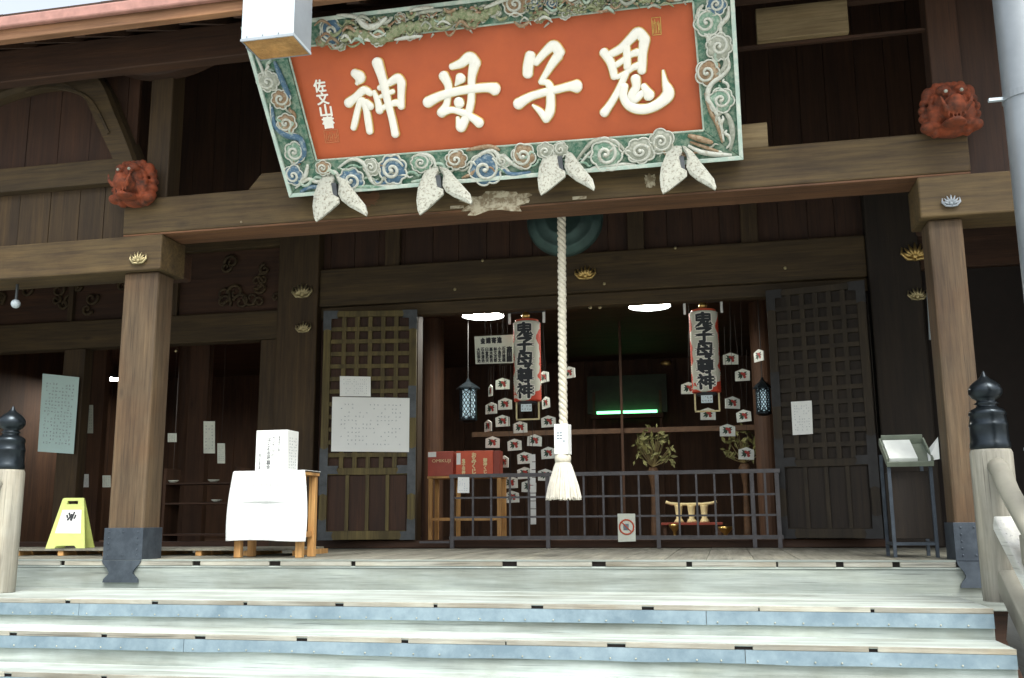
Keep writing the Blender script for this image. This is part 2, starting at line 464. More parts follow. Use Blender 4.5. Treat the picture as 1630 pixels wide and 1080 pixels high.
# small blocks standing on the main beam behind the plaque
X0, X1, Z0, Z1 = rect(1180, 198, 1222, 240, .0); MB().box(X0, X1, -.02, .2, zb1+.002, Z1).build('bearing_block', 'tan_wood', T, bevel=.006)
x_ = X_(400, 302, 0); MB().prism([(x_-.02, -.02, zb1+.002), (x_+.5, -.02, zb1+.002), (x_+.5, -.02, zb1+.13), (x_+.09, -.02, zb1+.13)], (0, .2, 0)).build('bearing_block', 'beam_wood', T, bevel=.006)
# bare patches on the beam face where the surface has flaked
def patch(px0, py0, px1, py1, y, seed, mat='patch_pale', par=mainbeam):
    X0, X1, Z0, Z1 = rect(px0, py0, px1, py1, y); rnd = random.Random(seed)
    n = 26; pts = []
    for k in range(n):
        a = 2*PI*k/n; rr = rnd.uniform(.62, 1.05)
        pts.append(((X0+X1)/2+(X1-X0)/2*math.copysign(abs(math.cos(a))**.7, math.cos(a))*rr, y-.0015, (Z0+Z1)/2+(Z1-Z0)/2*math.copysign(abs(math.sin(a))**.7, math.sin(a))*rr))
    MB().prism(pts, (0, .004, 0)).build('flaked_patch', mat, par)
patch(725, 303, 850, 342, -.041, 1); patch(1025, 275, 1046, 300, -.041, 3); patch(768, 312, 842, 332, -.043, 2)
patch(562, 305, 606, 330, -.041, 5, 'beam_wood_red')
for px, py, w_ in ((731, 358, 22), (925, 346, 22)):
    p0 = at(px, py, .02); MB().box(p0.x-.05, p0.x+.05, -.0435, -.0405, zb0+.008, zb0+.03).build('paint_chip', 'patch_pale', mainbeam)
# upper hall front: planks, posts and tie rails
zl0, zl1 = Z_(900, 470, W_Y), Z_(900, 408, W_Y)            # big lintel over the door
xo0, xo1 = X_(667, 680, W_Y), X_(1231, 660, W_Y)            # door opening
hp0, hp1 = X_(440, 640, W_Y-.05), X_(505, 640, W_Y-.05)
hq0, hq1 = X_(1396, 640, W_Y-.05), X_(1482, 640, W_Y-.05)
boards(XL, XR, W_Y+.02, zl1+.01, 5.6, 'dark_wood_z', .27)
MB().box(XL, XR, W_Y+.06, W_Y+.08, zl1+.01, 6.2).build('light_stop_backing', 'dark_wood_z', T)  # added sheet behind the planks, stops light coming through their gaps
MB().box(hp1+.002, hq0-.002, W_Y-.08, W_Y+.12, zl0, zl1).build('lintel_beam', 'hall_wood_x', T, bevel=.012)
MB().box(hp1+.002, hq0-.002, W_Y-.03, W_Y+.1, zl0-.128, zl0-.003).build('door_head', 'hall_wood_x', T, bevel=.008)
for px in (470, 615, 1000, 1180):
    X0 = X_(px, 390, W_Y); MB().box(X0, X0+.16, W_Y-.04, W_Y+.015, zl1+.002, zl1+.62).build('short_strut', 'hall_wood_z', T, bevel=.006)
MB().box(XL, XR, W_Y-.07, W_Y+.016, zl1+.625, zl1+.86).build('upper_rail', 'dark_wood_x', T, bevel=.01)
for (a, b_) in ((hp0, hp1), (hq0, hq1)):
    MB().box(a, b_, W_Y-.12, W_Y+.12, .0, zl1+.62).build('hall_pillar', 'hall_wood_z' if a == hp0 else 'soot_wood', T, bevel=.015)  # right pillar's shade is put into its darker wood
# wall strips between the pillars and the opening (behind the folded doors)
boards(hp1+.002, xo0-.06, W_Y+.0, .03, zl0-.13, 'dark_wood_z', .2)
boards(xo1+.06, hq0-.002, W_Y+.0, .03, zl0-.13, 'soot_wood', .2)  # right wall strip's shade is put into its darker wood

for a in (xo0-.055, xo1): MB().box(a, a+.055, W_Y-.06, W_Y+.1, .03, zl0-.129).build('door_jamb', 'hall_wood_z', T, bevel=.006)
MB().box(hp1, hq0, W_Y-.1, W_Y+.12, .002, .075).build('threshold', 'dark_wood_x', T, bevel=.008)
# left bay of the hall front
zt_a, zt_b = Z_(360, 545, W_Y-.02), Z_(360, 500, W_Y-.02)
MB().box(XL, hp0-.002, W_Y-.08, W_Y+.1, zt_a, zt_b).build('side_lintel', 'hall_wood_x', T, bevel=.01)
zc0, zc1 = zt_b+.004, Z_(360, 400, W_Y-.02)
MB().box(XL, hp0-.002, W_Y-.0, W_Y+.03, zc0, zc1).build('transom_back', 'dark_wood_x', T)
MB().box(XL, hp0-.002, W_Y-.08, W_Y+.1, zc1+.002, zl1+.62).build('side_lintel', 'hall_wood_x', T, bevel=.01)
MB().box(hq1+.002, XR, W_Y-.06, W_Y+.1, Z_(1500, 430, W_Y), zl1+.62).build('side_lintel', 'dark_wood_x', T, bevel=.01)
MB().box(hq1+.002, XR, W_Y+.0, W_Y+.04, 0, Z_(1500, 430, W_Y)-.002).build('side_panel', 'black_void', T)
# carved openwork transom: foliage scrolls
tr = MB()
rnd = random.Random(5)
xa = X_(282, 440, W_Y); xb_ = hp0-.05
for k in range(46):
    cx, cz = rnd.uniform(xa-2.6, xb_), rnd.uniform(zc0+.05, zc1-.05)
    r0 = rnd.uniform(.05, .10); ph = rnd.uniform(0, 6); sg = rnd.choice((-1, 1))
    pts = []; rr = []
    for i in range(16):
        a = ph+sg*i*.5; q = r0*(1-i/18)
        pts.append((cx+math.cos(a)*q, W_Y-.018-.012*i/16, cz+math.sin(a)*q)); rr.append(.010+.010*(1-i/16))
    tr.tube(pts, rr, 6)
tr.build('carved_transom', 'hall_wood_x', T, smooth=True, kind='stuff')
for px in (285, 120): X0 = X_(px, 440, W_Y-.04); MB().box(X0-.06, X0, W_Y-.05, W_Y-.002, zc0, zc1).build('transom_stile', 'hall_wood_z', T)
# left bay: door frames and inner pillars
for px0, px1, yy in ((411, 440, W_Y-.06), (96, 130, W_Y-.06), (-60, -20, W_Y-.06)):
    X0, X1 = X_(px0, 640, yy), X_(px1, 640, yy)
    MB().box(X0, X1, yy, yy+.14, .0, zt_a-.002).build('door_frame_post', 'hall_wood_z', T, bevel=.008)
MB().box(XL, hp0-.002, W_Y-.08, W_Y+.08, .002, .07).build('threshold', 'dark_wood_x', T, bevel=.008)

# interior room
zi = 2.75; yb = W_Y+6.0
MB().box(XL, XR, W_Y+.125, yb+.1, -.045, .0).build('inner_floor', 'inner_wood_x', T)
boards(XL, XR, yb, .001, zi, 'inner_wood_z', .5)
MB().box(XL, XR, yb+.04, yb+.06, -.04, 5.6).build('light_stop_backing', 'inner_wood_z', T)  # added behind the back boards to keep light from leaking in
MB().box(XL, XR, W_Y+.13, yb, zi, zi+.05).build('inner_ceiling', 'inner_wood_x', T)
MB().box(XL-.06, XL, .3, yb, -.04, 5.6).build('side_wall', 'inner_wood_z', T)
MB().box(XR, XR+.06, .3, yb, -.04, 5.6).build('side_wall', 'inner_wood_z', T)
# inner round columns and screens that give the dark its depth
for px, yy in ((690, W_Y+2.2), (1215, W_Y+2.2), (300, W_Y+2.2)):
    X0 = X_(px, 600, yy); MB().lathe((X0, yy, 0), [(.13, .001), (.13, zi-.003)], 20).build('inner_column', 'inner_wood_z', T, smooth=False)
MB().box(xo0-.2, xo1+.3, W_Y+2.9, W_Y+3.02, Z_(990, 690, W_Y+2.9), Z_(990, 682, W_Y+2.9)).build('inner_rail', 'rail_brown', T)
X0 = X_(990, 700, W_Y+2.8); MB().box(X0-.015, X0+.015, W_Y+2.86, W_Y+2.89, .001, zi-.003).build('inner_mullion', 'inner_wood_z', T)
# left room back panels: partition with lighter panels
for px0, px1 in ((455, 510), (300, 330), (140, 165)):
    yy = W_Y+1.6
    X0, X1 = X_(px0, 640, yy), X_(px1, 640, yy)
    MB().box(X0, X1, yy, yy+.1, .001, zi-.003).build('inner_post', 'inner_wood_z', T)

# lattice doors (folded open against the wall)
def door(hx, width, ang, left):
    LW, DZ = ('lattice_wood', 'dark_wood_z') if left else ('soot_lattice', 'soot_wood')  # darker copies put the right door's shade into its colour
    z0, z1 = .085, zl0-.10
    D = bpy.data.objects.new('lattice_door', None); C.objects.link(D); D.parent = T
    D.location = Vector((0, 0, 0))-T.location+Vector((hx, W_Y-.09, 0))
    D.empty_display_size = .1
    base = Vector((hx, W_Y-.09, 0))
    sgn = -1 if left else 1
    def P(mb, name, mat, bev=0):
        for i, v in enumerate(mb.v): mb.v[i] = Vector((v.x*sgn, v.y, v.z))
        rot_about(mb, (0, 0, 0), sgn*-ang)
        mb.v = [v+base for v in mb.v]
        return mb.build(name, mat, D, bevel=bev)
    sw = .075; H = z1-z0; zm = z0+H*.275; zr = .085
    P(MB().box(.0, sw, -.045, 0, z0, z1), 'stile', LW, .004)
    P(MB().box(width-sw, width, -.045, 0, z0, z1), 'stile', LW, .004)
    for za, zb_ in ((z0, z0+zr), (zm, zm+zr*.8), (z1-.06, z1)):
        P(MB().box(sw+.001, width-sw-.001, -.043, -.002, za, zb_), 'rail', LW, .004)
    P(MB().box(sw, width-sw, -.004, .004, z0+.02, z1-.02), 'backing_board', DZ)
    iw = width-2*sw; cols, rows = 6, 12
    la, lb = zm+zr*.8, z1-.06
    bw = .042
    for i in range(1, cols):
        xx = sw+iw*i/cols; P(MB().box(xx-bw/2, xx+bw/2, -.036, -.006, la+.001, lb-.001), 'lattice_bar', LW)
    for j in range(1, rows):
        zz = la+(lb-la)*j/rows; P(MB().box(sw+.001, width-sw-.001, -.039, -.010, zz-bw/2, zz+bw/2), 'lattice_bar', LW)
    for i in range(4):
        xa_, xb2 = sw+iw*i/4+.018, sw+iw*(i+1)/4-.018
        P(MB().box(xa_, xb2, -.018, -.006, z0+zr+.002, zm-.002), 'lower_panel', DZ)
        if i: P(MB().box(sw+iw*i/4-.017, sw+iw*i/4+.017, -.036, -.006, z0+zr+.001, zm-.001), 'muntin', LW)
    for xs, dx in ((0, 1), (width, -1)):
        for zz, dz in ((z0, 1), (z1, -1), (zm+.02, 0)):
            m1 = MB()
            x1 = xs-dx*.004; 
            if dz:
                m1.prism([(x1, -.050, zz-dz*.003), (x1+dx*.15, -.050, zz-dz*.003), (x1+dx*.135, -.050, zz+dz*.04), (x1+dx*.15, -.050, zz+dz*.078), (x1+dx*.082, -.050, zz+dz*.08), (x1+dx*.082, -.050, zz+dz*.2), (x1+dx*.04, -.050, zz+dz*.185), (x1, -.050, zz+dz*.2)], (0, .004, 0))
            else:
                m1.prism([(x1, -.050, zz-.22), (x1+dx*.04, -.050, zz-.2), (x1+dx*.082, -.050, zz-.22), (x1+dx*.082, -.050, zz-.01), (x1+dx*.19, -.050, zz-.01), (x1+dx*.17, -.050, zz+.03), (x1+dx*.19, -.050, zz+.07), (x1+dx*.082, -.050, zz+.07), (x1+dx*.082, -.050, zz+.25), (x1+dx*.04, -.050, zz+.23), (x1, -.050, zz+.25)], (0, .004, 0))
            P(m1, 'metal_corner', 'door_metal' if left else 'shade_dark_metal')
    if True:
        m1 = MB(); m1.box(.0-.003, .078, -.050, -.046, z0+H*.52, z0+H*.66); P(m1, 'metal_plate', 'door_metal' if left else 'shade_dark_metal')
    return base
DW = 1.0
def door_pt(left, u, z):
    """a point on the outer face of a door, u metres from the hinge"""
    sgn = -1 if left else 1
    ang = ANG_L if left else ANG_R
    hx = xo0 if left else xo1
    v = Vector((u*sgn, -.055, z)); v = Matrix.Rotation(sgn*-ang, 3, 'Z')@v
    return v+Vector((hx, W_Y-.09, 0))
def solve(px, left):
    hx = xo0 if left else xo1
    tgt = None
    return hx
ANG_L, ANG_R = rad(10), rad(14)
def width_for(px, left, ang):
    hx = xo0 if left else xo1; sgn = -1 if left else 1
    d = ray(px, 660); d = Vector((d.x, d.y))
    e = Vector((math.cos(ang)*sgn, -math.sin(ang)))
    o = Vector((hx-CAM.x, W_Y-.09-CAM.y))
    # o + w e = t d
    den = e.x*d.y-e.y*d.x
    return -(o.x*d.y-o.y*d.x)/den
WL = width_for(513, True, ANG_L); WR = width_for(1392, False, ANG_R)
print('door widths', WL, WR, 'opening', xo1-xo0, 'lintel', zl0, zl1, 'beam', zb0, zb1, 'tie', z_tieL, z_tieR)
door(xo0, WL, ANG_L, True); door(xo1, WR, ANG_R, False)

# gilded lotus crests on posts and beams
def crest(px, py, y, mat='old_gold', s=1.0):
    c = at(px, py, y); m1 = MB()
    q = .055*s
    for k in range(-3, 4):
        a = k*rad(27); r0, r1 = q*.55, q*1.25*(1.05-.04*abs(k))
        tip = (c.x+math.sin(a)*r1, y-.022, c.z-.25*q+math.cos(a)*r1*.85)
        bs = (c.x+math.sin(a)*q*.18, y-.012, c.z-.55*q)
        md = (c.x+math.sin(a)*r0*1.15, y-.026, c.z-.45*q+math.cos(a)*r0*.7)
        m1.tube([bs, md, tip], [q*.10, q*.22, q*.05], 6)
    for sg in (-1, 1):
        m1.tube([(c.x, y-.018, c.z-.85*q), (c.x+sg*q*.75, y-.018, c.z-.75*q), (c.x+sg*q*1.25, y-.018, c.z-.2*q), (c.x+sg*q*1.2, y-.018, c.z+.45*q)], [q*.16, q*.18, q*.16, q*.05], 6)
    m1.ball((c.x, y-.02, c.z-.45*q), (q*.3, .012, q*.3), 8, 6)
    m1.build('gilded_crest', mat, T, smooth=True)
crest(222, 411, -.05, 'old_gold', 1.0); crest(1513, 321, -.05, 'box_side_metal', .8)
crest(482, 463, W_Y-.12, 'old_gold', 1.55); crest(484, 521, W_Y-.12, 'old_gold', 1.2)
crest(932, 434, W_Y-.08, 'gold', 1.45); crest(1456, 401, W_Y-.12, 'gold', 1.7); crest(1460, 468, W_Y-.12, 'old_gold', 1.2)
for px, py in ((724, 461), (768, 415), (962, 452), (1075, 395), (1250, 427), (280, 559), (955, 490), (940, 490)):
    p = at(px, py, W_Y-.085); MB().ball(p, (.016, .008, .016), 8, 6).build('nail_cover', 'old_gold', T, smooth=True)
p = at(384, 354, -.045); MB().ball(p, (.01, .006, .01), 8, 5).build('nail_cover', 'patch_pale', T, smooth=True)

# shrimp-shaped curved beams under the left eave
def curved(pts_px, y, r, name, mat, dpt=.12):
    ctrl = [at(a, b_, y) for a, b_ in pts_px]
    m1 = MB(); N = len(ctrl); pp = []
    for i in range(N-1):
        for k in range(6):
            u = k/6; a0, a1, a2, a3 = ctrl[max(i-1, 0)], ctrl[i], ctrl[i+1], ctrl[min(i+2, N-1)]
            pp.append(.5*((2*a1)+(-a0+a2)*u+(2*a0-5*a1+4*a2-a3)*u*u+(-a0+3*a1-3*a2+a3)*u**3))
    pp.append(ctrl[-1])
    rr = [r[0]+(r[1]-r[0])*i/(len(pp)-1) for i in range(len(pp))]
    vs = []; fs = []
    for i, p in enumerate(pp):
        t = (pp[min(i+1, len(pp)-1)]-pp[max(i-1, 0)]).normalized(); n = Vector((-t.z, 0, t.x))
        for (a, b2) in ((-1, .25), (-.85, 0), (.85, 0), (1, .25), (1, 1), (-1, 1)):
            vs.append(p+n*a*rr[i]+Vector((0, dpt*b2, 0)))
    for i in range(len(pp)-1):
        for k in range(6): fs.append((i*6+k, i*6+(k+1) % 6, (i+1)*6+(k+1) % 6, (i+1)*6+k))
    fs += [tuple(range(5, -1, -1)), tuple(range(len(vs)-6, len(vs)))]
    m1.add(vs, fs).build(name, mat, T, smooth=False)
curved([(-60, 150), (20, 122), (90, 112), (140, 135), (168, 190), (192, 245), (205, 280)], -.06, (.14, .08), 'curved_beam', 'hall_wood_x', .2)
curved([(150, 60), (215, 86), (280, 80), (340, 52), (420, 10)], -.10, (.16, .16), 'curved_beam', 'dark_wood_x', .15)
curved([(40, 146), (70, 138), (110, 143), (145, 162), (172, 212)], -.075, (.012, .012), 'highlight_line', 'hall_wood_x', .02)  # thin ridge shaped to stand for the highlight along the beam
# red carved beast-head ends where the beams pass through
def beast(px, py, y, s, name='carved_head', flip=1):
    c = at(px, py, y); m1 = MB(); f = flip
    B = lambda x, yy, z, rx, ry=None, rz=None: m1.ball((c.x+f*x*s, c.y+yy*s, c.z+z*s), (rx*s, (ry or rx)*s, (rz or rx)*s), 14, 10)
    B(0, .05, .03, .13, .16, .14)            # skull
    B(.0, -.10, -.05, .085, .12, .08)        # muzzle
    B(.0, -.17, -.02, .05, .05, .04)         # nose
    B(-.055, -.08, .09, .05, .05, .035); B(.055, -.08, .09, .05, .05, .035)   # brows
    B(-.05, -.12, .055, .024); B(.05, -.12, .055, .024)                       # eyes
    B(0, -.07, -.150, .08, .11, .028)        # jaw
    B(-.035, -.175, -.03, .018); B(.035, -.175, -.03, .018)
    for q in range(5): m1.tube([(c.x+f*(-.05+.025*q)*s, c.y-.165*s, c.z-.10*s), (c.x+f*(-.05+.025*q)*s, c.y-.17*s, c.z-.135*s)], [.010*s, .005*s], 5)
    for sg in (-1, 1):
        B(sg*.13, .02, .10, .045, .05, .06)  # ears
        for k in range(8):
            a = rad(-80+k*23)
            B(sg*(.09+.085*math.cos(a)), .03, -.03+.145*math.sin(a), .030, .05, .030)
            B(sg*(.085+.05*math.cos(a)), -.03, -.03+.11*math.sin(a), .022, .03, .022)
        B(sg*.15, .0, -.14, .055, .06, .04)
        m1.tube([(c.x+f*sg*.06*s, c.y-.17*s, c.z-.09*s), (c.x+f*sg*.085*s, c.y-.2*s, c.z-.05*s), (c.x+f*sg*.10*s, c.y-.19*s, c.z+.01*s)], [.018*s, .014*s, .006*s], 6)
    for k in range(5): B(-.08+.04*k, .0, .155, .03)
    B(0, .06, -.10, .15, .12, .10); B(-.09, .0, -.06, .07, .08, .08); B(.09, .0, -.06, .07, .08, .08)
    m1.box(c.x-.12*s, c.x+.12*s, c.y+.02*s, c.y+.16*s, c.z-.18*s, c.z+.15*s)
    o = m1.build(name, 'head_red', T, smooth=True)
    r = o.modifiers.new('remesh', 'REMESH'); r.mode = 'VOXEL'; r.voxel_size = .0065; r.use_smooth_shade = True
    e = MB()
    for sg in (-1, 1): e.ball((c.x+sg*.05*s, c.y-.142*s, c.z+.06*s), .013*s, 8, 6)
    e.build('carved_eye', 'scroll_grey', o, smooth=True)
beast(212, 290, -.12, .95); beast(1512, 171, -.12, .95)

# roof: eave fascia, sloping underside and tiles' slab
YF = -.95
zf0 = (Z_(0, 62, YF)+Z_(380, 20, YF))/2
MB().box(XL-1, XR+1, YF, YF+.07, zf0, zf0+.11).build('eave_fascia', 'eave_wood', T, bevel=.006)
MB().box(XL-1, XR+1, YF-.05, YF-.004, zf0+.075, zf0+.16).build('gutter_strip', 'copper_pink', T, bevel=.012)
us = MB(); us.prism([(XL-1, YF+.02, zf0+.115), (XL-1, W_Y+.5, zf0+.115+(W_Y+.5-YF)*.52), (XL-1, W_Y+9, zf0+5.2), (XL-1, W_Y+9, zf0+5.6), (XL-1, YF+.02, zf0+.18)], (XR-XL+2, 0, 0))
us.build('roof', 'dark_wood_x', T)
x = XL-.8
while x < XR+.8:      # rafters
    MB().bar((x, YF+.08, zf0+.06), (x, W_Y+.0, zf0+.06+(W_Y-YF-.08)*.52), .09, .11).build('rafter', 'dark_wood_x', T)
    x += .42
zp = Z_(190, 96, -.3)
MB().box(XL, XR, -.32, -.2, Z_(190, 112, -.3), Z_(190, 60, -.3)).build('eave_purlin', 'dark_wood_x', T, bevel=.01)
X0, X1, Z0, Z1 = rect(1203, 8, 1350, 60, .02)
o = MB().box(X0, X1, .0, .06, Z0, Z1).build('pale_board', 'tan_wood', T, bevel=.006); 
MB().box(X1-.02, X0+5, .063, .12, Z1-.0, Z1+.15).build('cross_rail', 'dark_wood_x', T)
MB().box(X0-1.5, X0+5, .063, .1, Z0-.02, Z0+.0).build('cross_rail', 'dark_wood_x', T)

# ------------------------------------------------------------------ wooden steps
ST = thing('front_steps', (-1.4, -.9, Z_G), 'broad pale wooden steps with blue metal risers leading up to the porch', 'steps')
sx0 = -7.2; sx1 = X_(1583, 975, -1.0)
# floor edge strip (planks with small drain gaps) and riser beam
def strip(y, zt, zb_, gaps, xa, xb_, depth=.05, name='nosing_plank', mat='nosing_wood'):
    xs = [xa]
    for px, py, wpx in gaps:
        a, b_ = X_(px-wpx/2, py, y), X_(px+wpx/2, py, y); xs += [a, b_]
    xs.append(xb_)
    for i in range(0, len(xs)-1, 2):
        if xs[i+1]-xs[i] > .01:
            MB().box(xs[i], xs[i+1], y, y+depth, zb_, zt).build(name, mat, ST, bevel=.003)
g0 = [(99, 899, 7), (312, 898, 13), (437, 898, 18), (562, 897, 7), (811, 897, 23), (953, 897, 22), (1097, 899, 9), (1237, 900, 3), (1337, 902, 12), (1427, 903, 12)]
zstrip = Z_(815, 902, -.01)
strip(-.012, -.011, zstrip-.0, g0, sx0, pr0-.014, .02)
MB().box(sx0, pr0-.014, -.014, .008, -.0105, .001).build('edge_plank', 'riser_wood', ST)
MB().box(sx0, XR, -.006, .09, zstrip-.012, zstrip-.001).build('edge_highlight', 'tread_wood', ST)  # paler strip stands for the highlight along the riser beam's top
MB().box(sx0, XR, .009, .011, zstrip, -.0).build('gap_back', 'black_void', ST)
zs1 = -.204
MB().box(sx0, XR, .0, .095, zs1-.1, zstrip-.013).build('riser_beam', 'riser_wood', ST, bevel=.006)
# step platforms: (front Y, top z, plank thickness, metal height)
ys1 = flr(815, 961, -.204).y
zn1 = Z_(815, 969, ys1); zm1 = Z_(815, 990, ys1)
z_top2 = Z_(815, 1014, ys1-.40)
steps = [(ys1, zs1, [(107, 963, 8), (246, 963, 10), (390, 963, 6), (540, 963, 13), (693, 963, 6), (855, 965, 19), (1031, 967, 19), (1208, 970, 2), (1389, 975, 6)])]
ys2 = ys1-.36; zs2 = Z_(815, 1019, ys2)
ys3 = ys2-.34; zs3 = Z_(815, 1092, ys3)
steps.append((ys2, zs2, [(20, 1015, 12), (165, 1017, 9), (318, 1019, 17), (480, 1021, 17), (644, 1023, 11), (805, 1026, 2), (981, 1033, 29), (1184, 1039, 29), (1391, 1045, 14)]))
steps.append((ys3, zs3, [(12, 1074, 12), (165, 1078, 9), (330, 1079, 12), (520, 1079, 10)]))
print('steps', zs1, ys1, ys2, zs2, ys3, zs3, 'n', zn1, zm1)
zz = zs3; yy = ys3
dz_ = zs2-zs3
while zz-dz_ > Z_G+.06:
    zz -= dz_; yy -= .33; steps.append((yy, zz, []))
for k, (y, z, gaps) in enumerate(steps):
    nt_ = zs1-zn1; mh = (zn1-zm1)*(.92 if k else 1)
    yback = 0 if k == 0 else steps[k-1][0]+.018
    xe = sx1+ .0
    # tread laid as two or three long planks
    nb = 3 if k == 0 else 2
    for q in range(nb):
        ya, yb2 = y-.004+(yback-y)*q/nb, y+(yback-y)*(q+1)/nb-.004
        MB().box(sx0, xe, ya+(.007 if q == 0 else 0), yb2, z-.012, z-random.uniform(0.001, .002)).build('tread_plank', 'tread_wood', ST, bevel=.002)
    MB().box(sx0, xe, y+.010, y+.014, z-nt_, z-.013).build('gap_back', 'black_void', ST)
    strip(y-.004, z-.0, z-nt_, gaps, sx0, xe, .0105)
    MB().box(sx0, xe, y-.003, y+.006, z-.007, z-.0005).build('nosing_top', 'nosing_wood', ST)
    x = sx0
    while x < xe-.05:
        w = min(random.uniform(2.2, 4.2), xe-x)
        mm = MB(); n = 26
        for side in (0, 1):
            pass
        vs = []; 
        for i in range(n+1):
            xx = x+.002+(w-.004)*i/n; d = noise.noise(Vector((xx*2.3, y, z)))*.004
            zlow = z-nt_-mh+noise.noise(Vector((xx*3, z*5, y)))*(.008 if k else .003)
            vs += [(xx, y-.006+d, z-nt_-.0005), (xx, y-.008+d, zlow), (xx, y+.02, zlow), (xx, y+.02, z-nt_-.0005)]
        fs = []
        for i in range(n):
            for q in range(4): fs.append((i*4+q, i*4+(q+1) % 4, (i+1)*4+(q+1) % 4, (i+1)*4+q))
        fs += [(0, 1, 2, 3), tuple(n*4+q for q in (3, 2, 1, 0))]
        pm = mm.add(vs, fs).build('metal_riser_plate', 'blue_metal', ST, smooth=False)
        nl = MB(); xn = x+.06
        while xn < x+w-.03:
            nl.ball((xn, y-.010, z-nt_-mh+.014), (.005, .004, .005), 6, 4); xn += random.uniform(.12, .17)
        nl.build('plate_nails', 'scroll_grey', pm, kind='stuff')
        x += w
    # recessed riser below the plate
    nextz = steps[k+1][1] if k+1 < len(steps) else Z_G
    MB().box(sx0, xe, y+.014, y+.034, nextz-.01, z-nt_-.002).build('riser_board', 'tread_wood', ST)

# ------------------------------------------------------------------ stair railings with onion finials
def railing(cx, yn, label, zt):
    R_ = thing('stair_railing', (cx, yn, zs1), label, 'railing', 'railings flanking the front steps')
    r = .114
    nw = MB().lathe((cx, yn, 0), [(r*.98, zs1+.001), (r, zs1+.05), (r*1.0, zt-.02), (r*.93, zt)], 28).build('newel_post', 'newel_wood', R_, smooth=True)
    nw.modifiers.new('es', 'EDGE_SPLIT').split_angle = rad(40)
    k = .103/.08
    prof = [(.082, 0), (.085, .012), (.083, .03), (.080, .035), (.079, .10), (.082, .105), (.080, .115), (.077, .12), (.074, .15), (.079, .155), (.076, .168), (.068, .178), (.045, .19), (.040, .20), (.052, .206), (.041, .212), (.040, .22), (.058, .232), (.070, .25), (.071, .268), (.062, .288), (.045, .305), (.026, .318), (.013, .332), (.006, .350), (.001, .356)]
    MB().lathe((cx, yn, zt+.0005), [(a*k*1.0, b_*k*1.0) for a, b_ in prof], 32).build('onion_finial', 'finial_metal', nw, smooth=True)
    sl = .62
    y1 = yn-2.9
    def rl(zo, w, h, name, mat, y0=yn-.0):
        a = Vector((cx, y0, zt-zo)); b_ = Vector((cx, y1, zt-zo-(y0-y1)*sl))
        return a, b_
    a, b_ = rl(.10, 0, 0, '', '')
    mid = a+Vector((0, -.22, -.05))
    a0 = a+Vector((0, -.10, 0)); a1 = a+Vector((0, -.3, -.15)); 
    MB().tube([a0, a+Vector((0, -.17, -.03)), a1, b_], [.052]*4, 16).build('handrail', 'rail_plain', R_, smooth=True)
    a, b_ = rl(.36, 0, 0, '', ''); MB().bar(a+Vector((0, -.1, -.05)), b_, .10, .085).build('middle_rail', 'board_white_wood', R_, bevel=.01)
    a, b_ = rl(.66, 0, 0, '', ''); MB().bar(a+Vector((0, -.1, -.06)), b_, .11, .13).build('base_rail', 'rail_plain', R_, bevel=.01)
    a, b_ = rl(.88, 0, 0, '', ''); MB().bar(a+Vector((0, -.1, -.06)), b_, .05, .26).build('string_board', 'board_white_wood', R_, bevel=.01)
    # end newel at the foot, baluster blocks
    yf = y1-.05; MB().lathe((cx, yf, 0), [(r*.9, Z_G+.03), (r*.9, zt-(yn-y1)*sl+.1), (r*.8, zt-(yn-y1)*sl+.13)], 24).build('newel_post', 'newel_wood', R_, smooth=False)
    for q in (.55, 1.25, 1.95, 2.5):
        y = yn-q; za = zt-.10-q*sl; MB().box(cx-.03, cx+.03, y-.05, y+.05, za-.62, za-.03).build('baluster', 'newel_wood', R_, bevel=.006)
    return R_
YN = -.52
zt_n = Z_(1582, 716, YN)
cxr = X_(1585, 800, YN)
railing(cxr, YN, 'pale stair railing at the right with a black onion finial on its newel', zt_n)
railing(X_(8, 800, YN), YN, 'stair railing newel at the left edge of the steps, cut off by the frame', zt_n)

# ------------------------------------------------------------------ the carved and painted name plaque
TILT = rad(28)
PN = Vector((0, -math.cos(TILT), -math.sin(TILT)))      # towards the viewer
P0 = Vector((0, -.15, 2.664))
def pl(px, py, off=0.0):
    d = ray(px, py); o = P0+PN*off
    return CAM+d*((o-CAM).dot(PN)/d.dot(PN))
PLQ = thing('name_plaque', pl(824, 283, -.02), 'large red name plaque with raised white characters in a carved cloud and dragon frame', 'plaque')
oBL, oBR, oTR, oTL = (465, 313), (1183, 253), (1166, -52), (388, 43)
iBL, iBR, iTR, iTL = (504, 256), (1120, 208), (1103, 2), (457, 78)
def pq(pts, o0, o1): # polygon in the plaque plane between two offsets
    mb = MB(); a = [pl(x, y, 0)+PN*o1 for x, y in pts]
    return mb.prism(a, PN*(o0-o1))
pq([iBL, iBR, iTR, iTL], -.05, .0).build('red_panel', 'plaque_red', PLQ)
pq([oBL, oBR, oTR, oTL], -.09, -.052).build('back_board', 'beam_wood', PLQ)
def frame(a, b_, c, d, name='frame_rail'):
    o = pq([a, b_, c, d], -.05, .035).build(name, 'frame_green', PLQ, bevel=.006)
    return o
for q in ((oBL, oBR, iBR, iBL), (oTL, iTL, iTR, oTR), (oBL, iBL, iTL, oTL), (oBR, oTR, iTR, iBR)): frame(*q)
def edge(a, b_, w, off, mat, name, par=PLQ):
    MB().tube([pl(*a, off), pl(*b_, off)], w, 6).build(name, mat, par)
def lerp(a, b_, t): return (a[0]+(b_[0]-a[0])*t, a[1]+(b_[1]-a[1])*t)
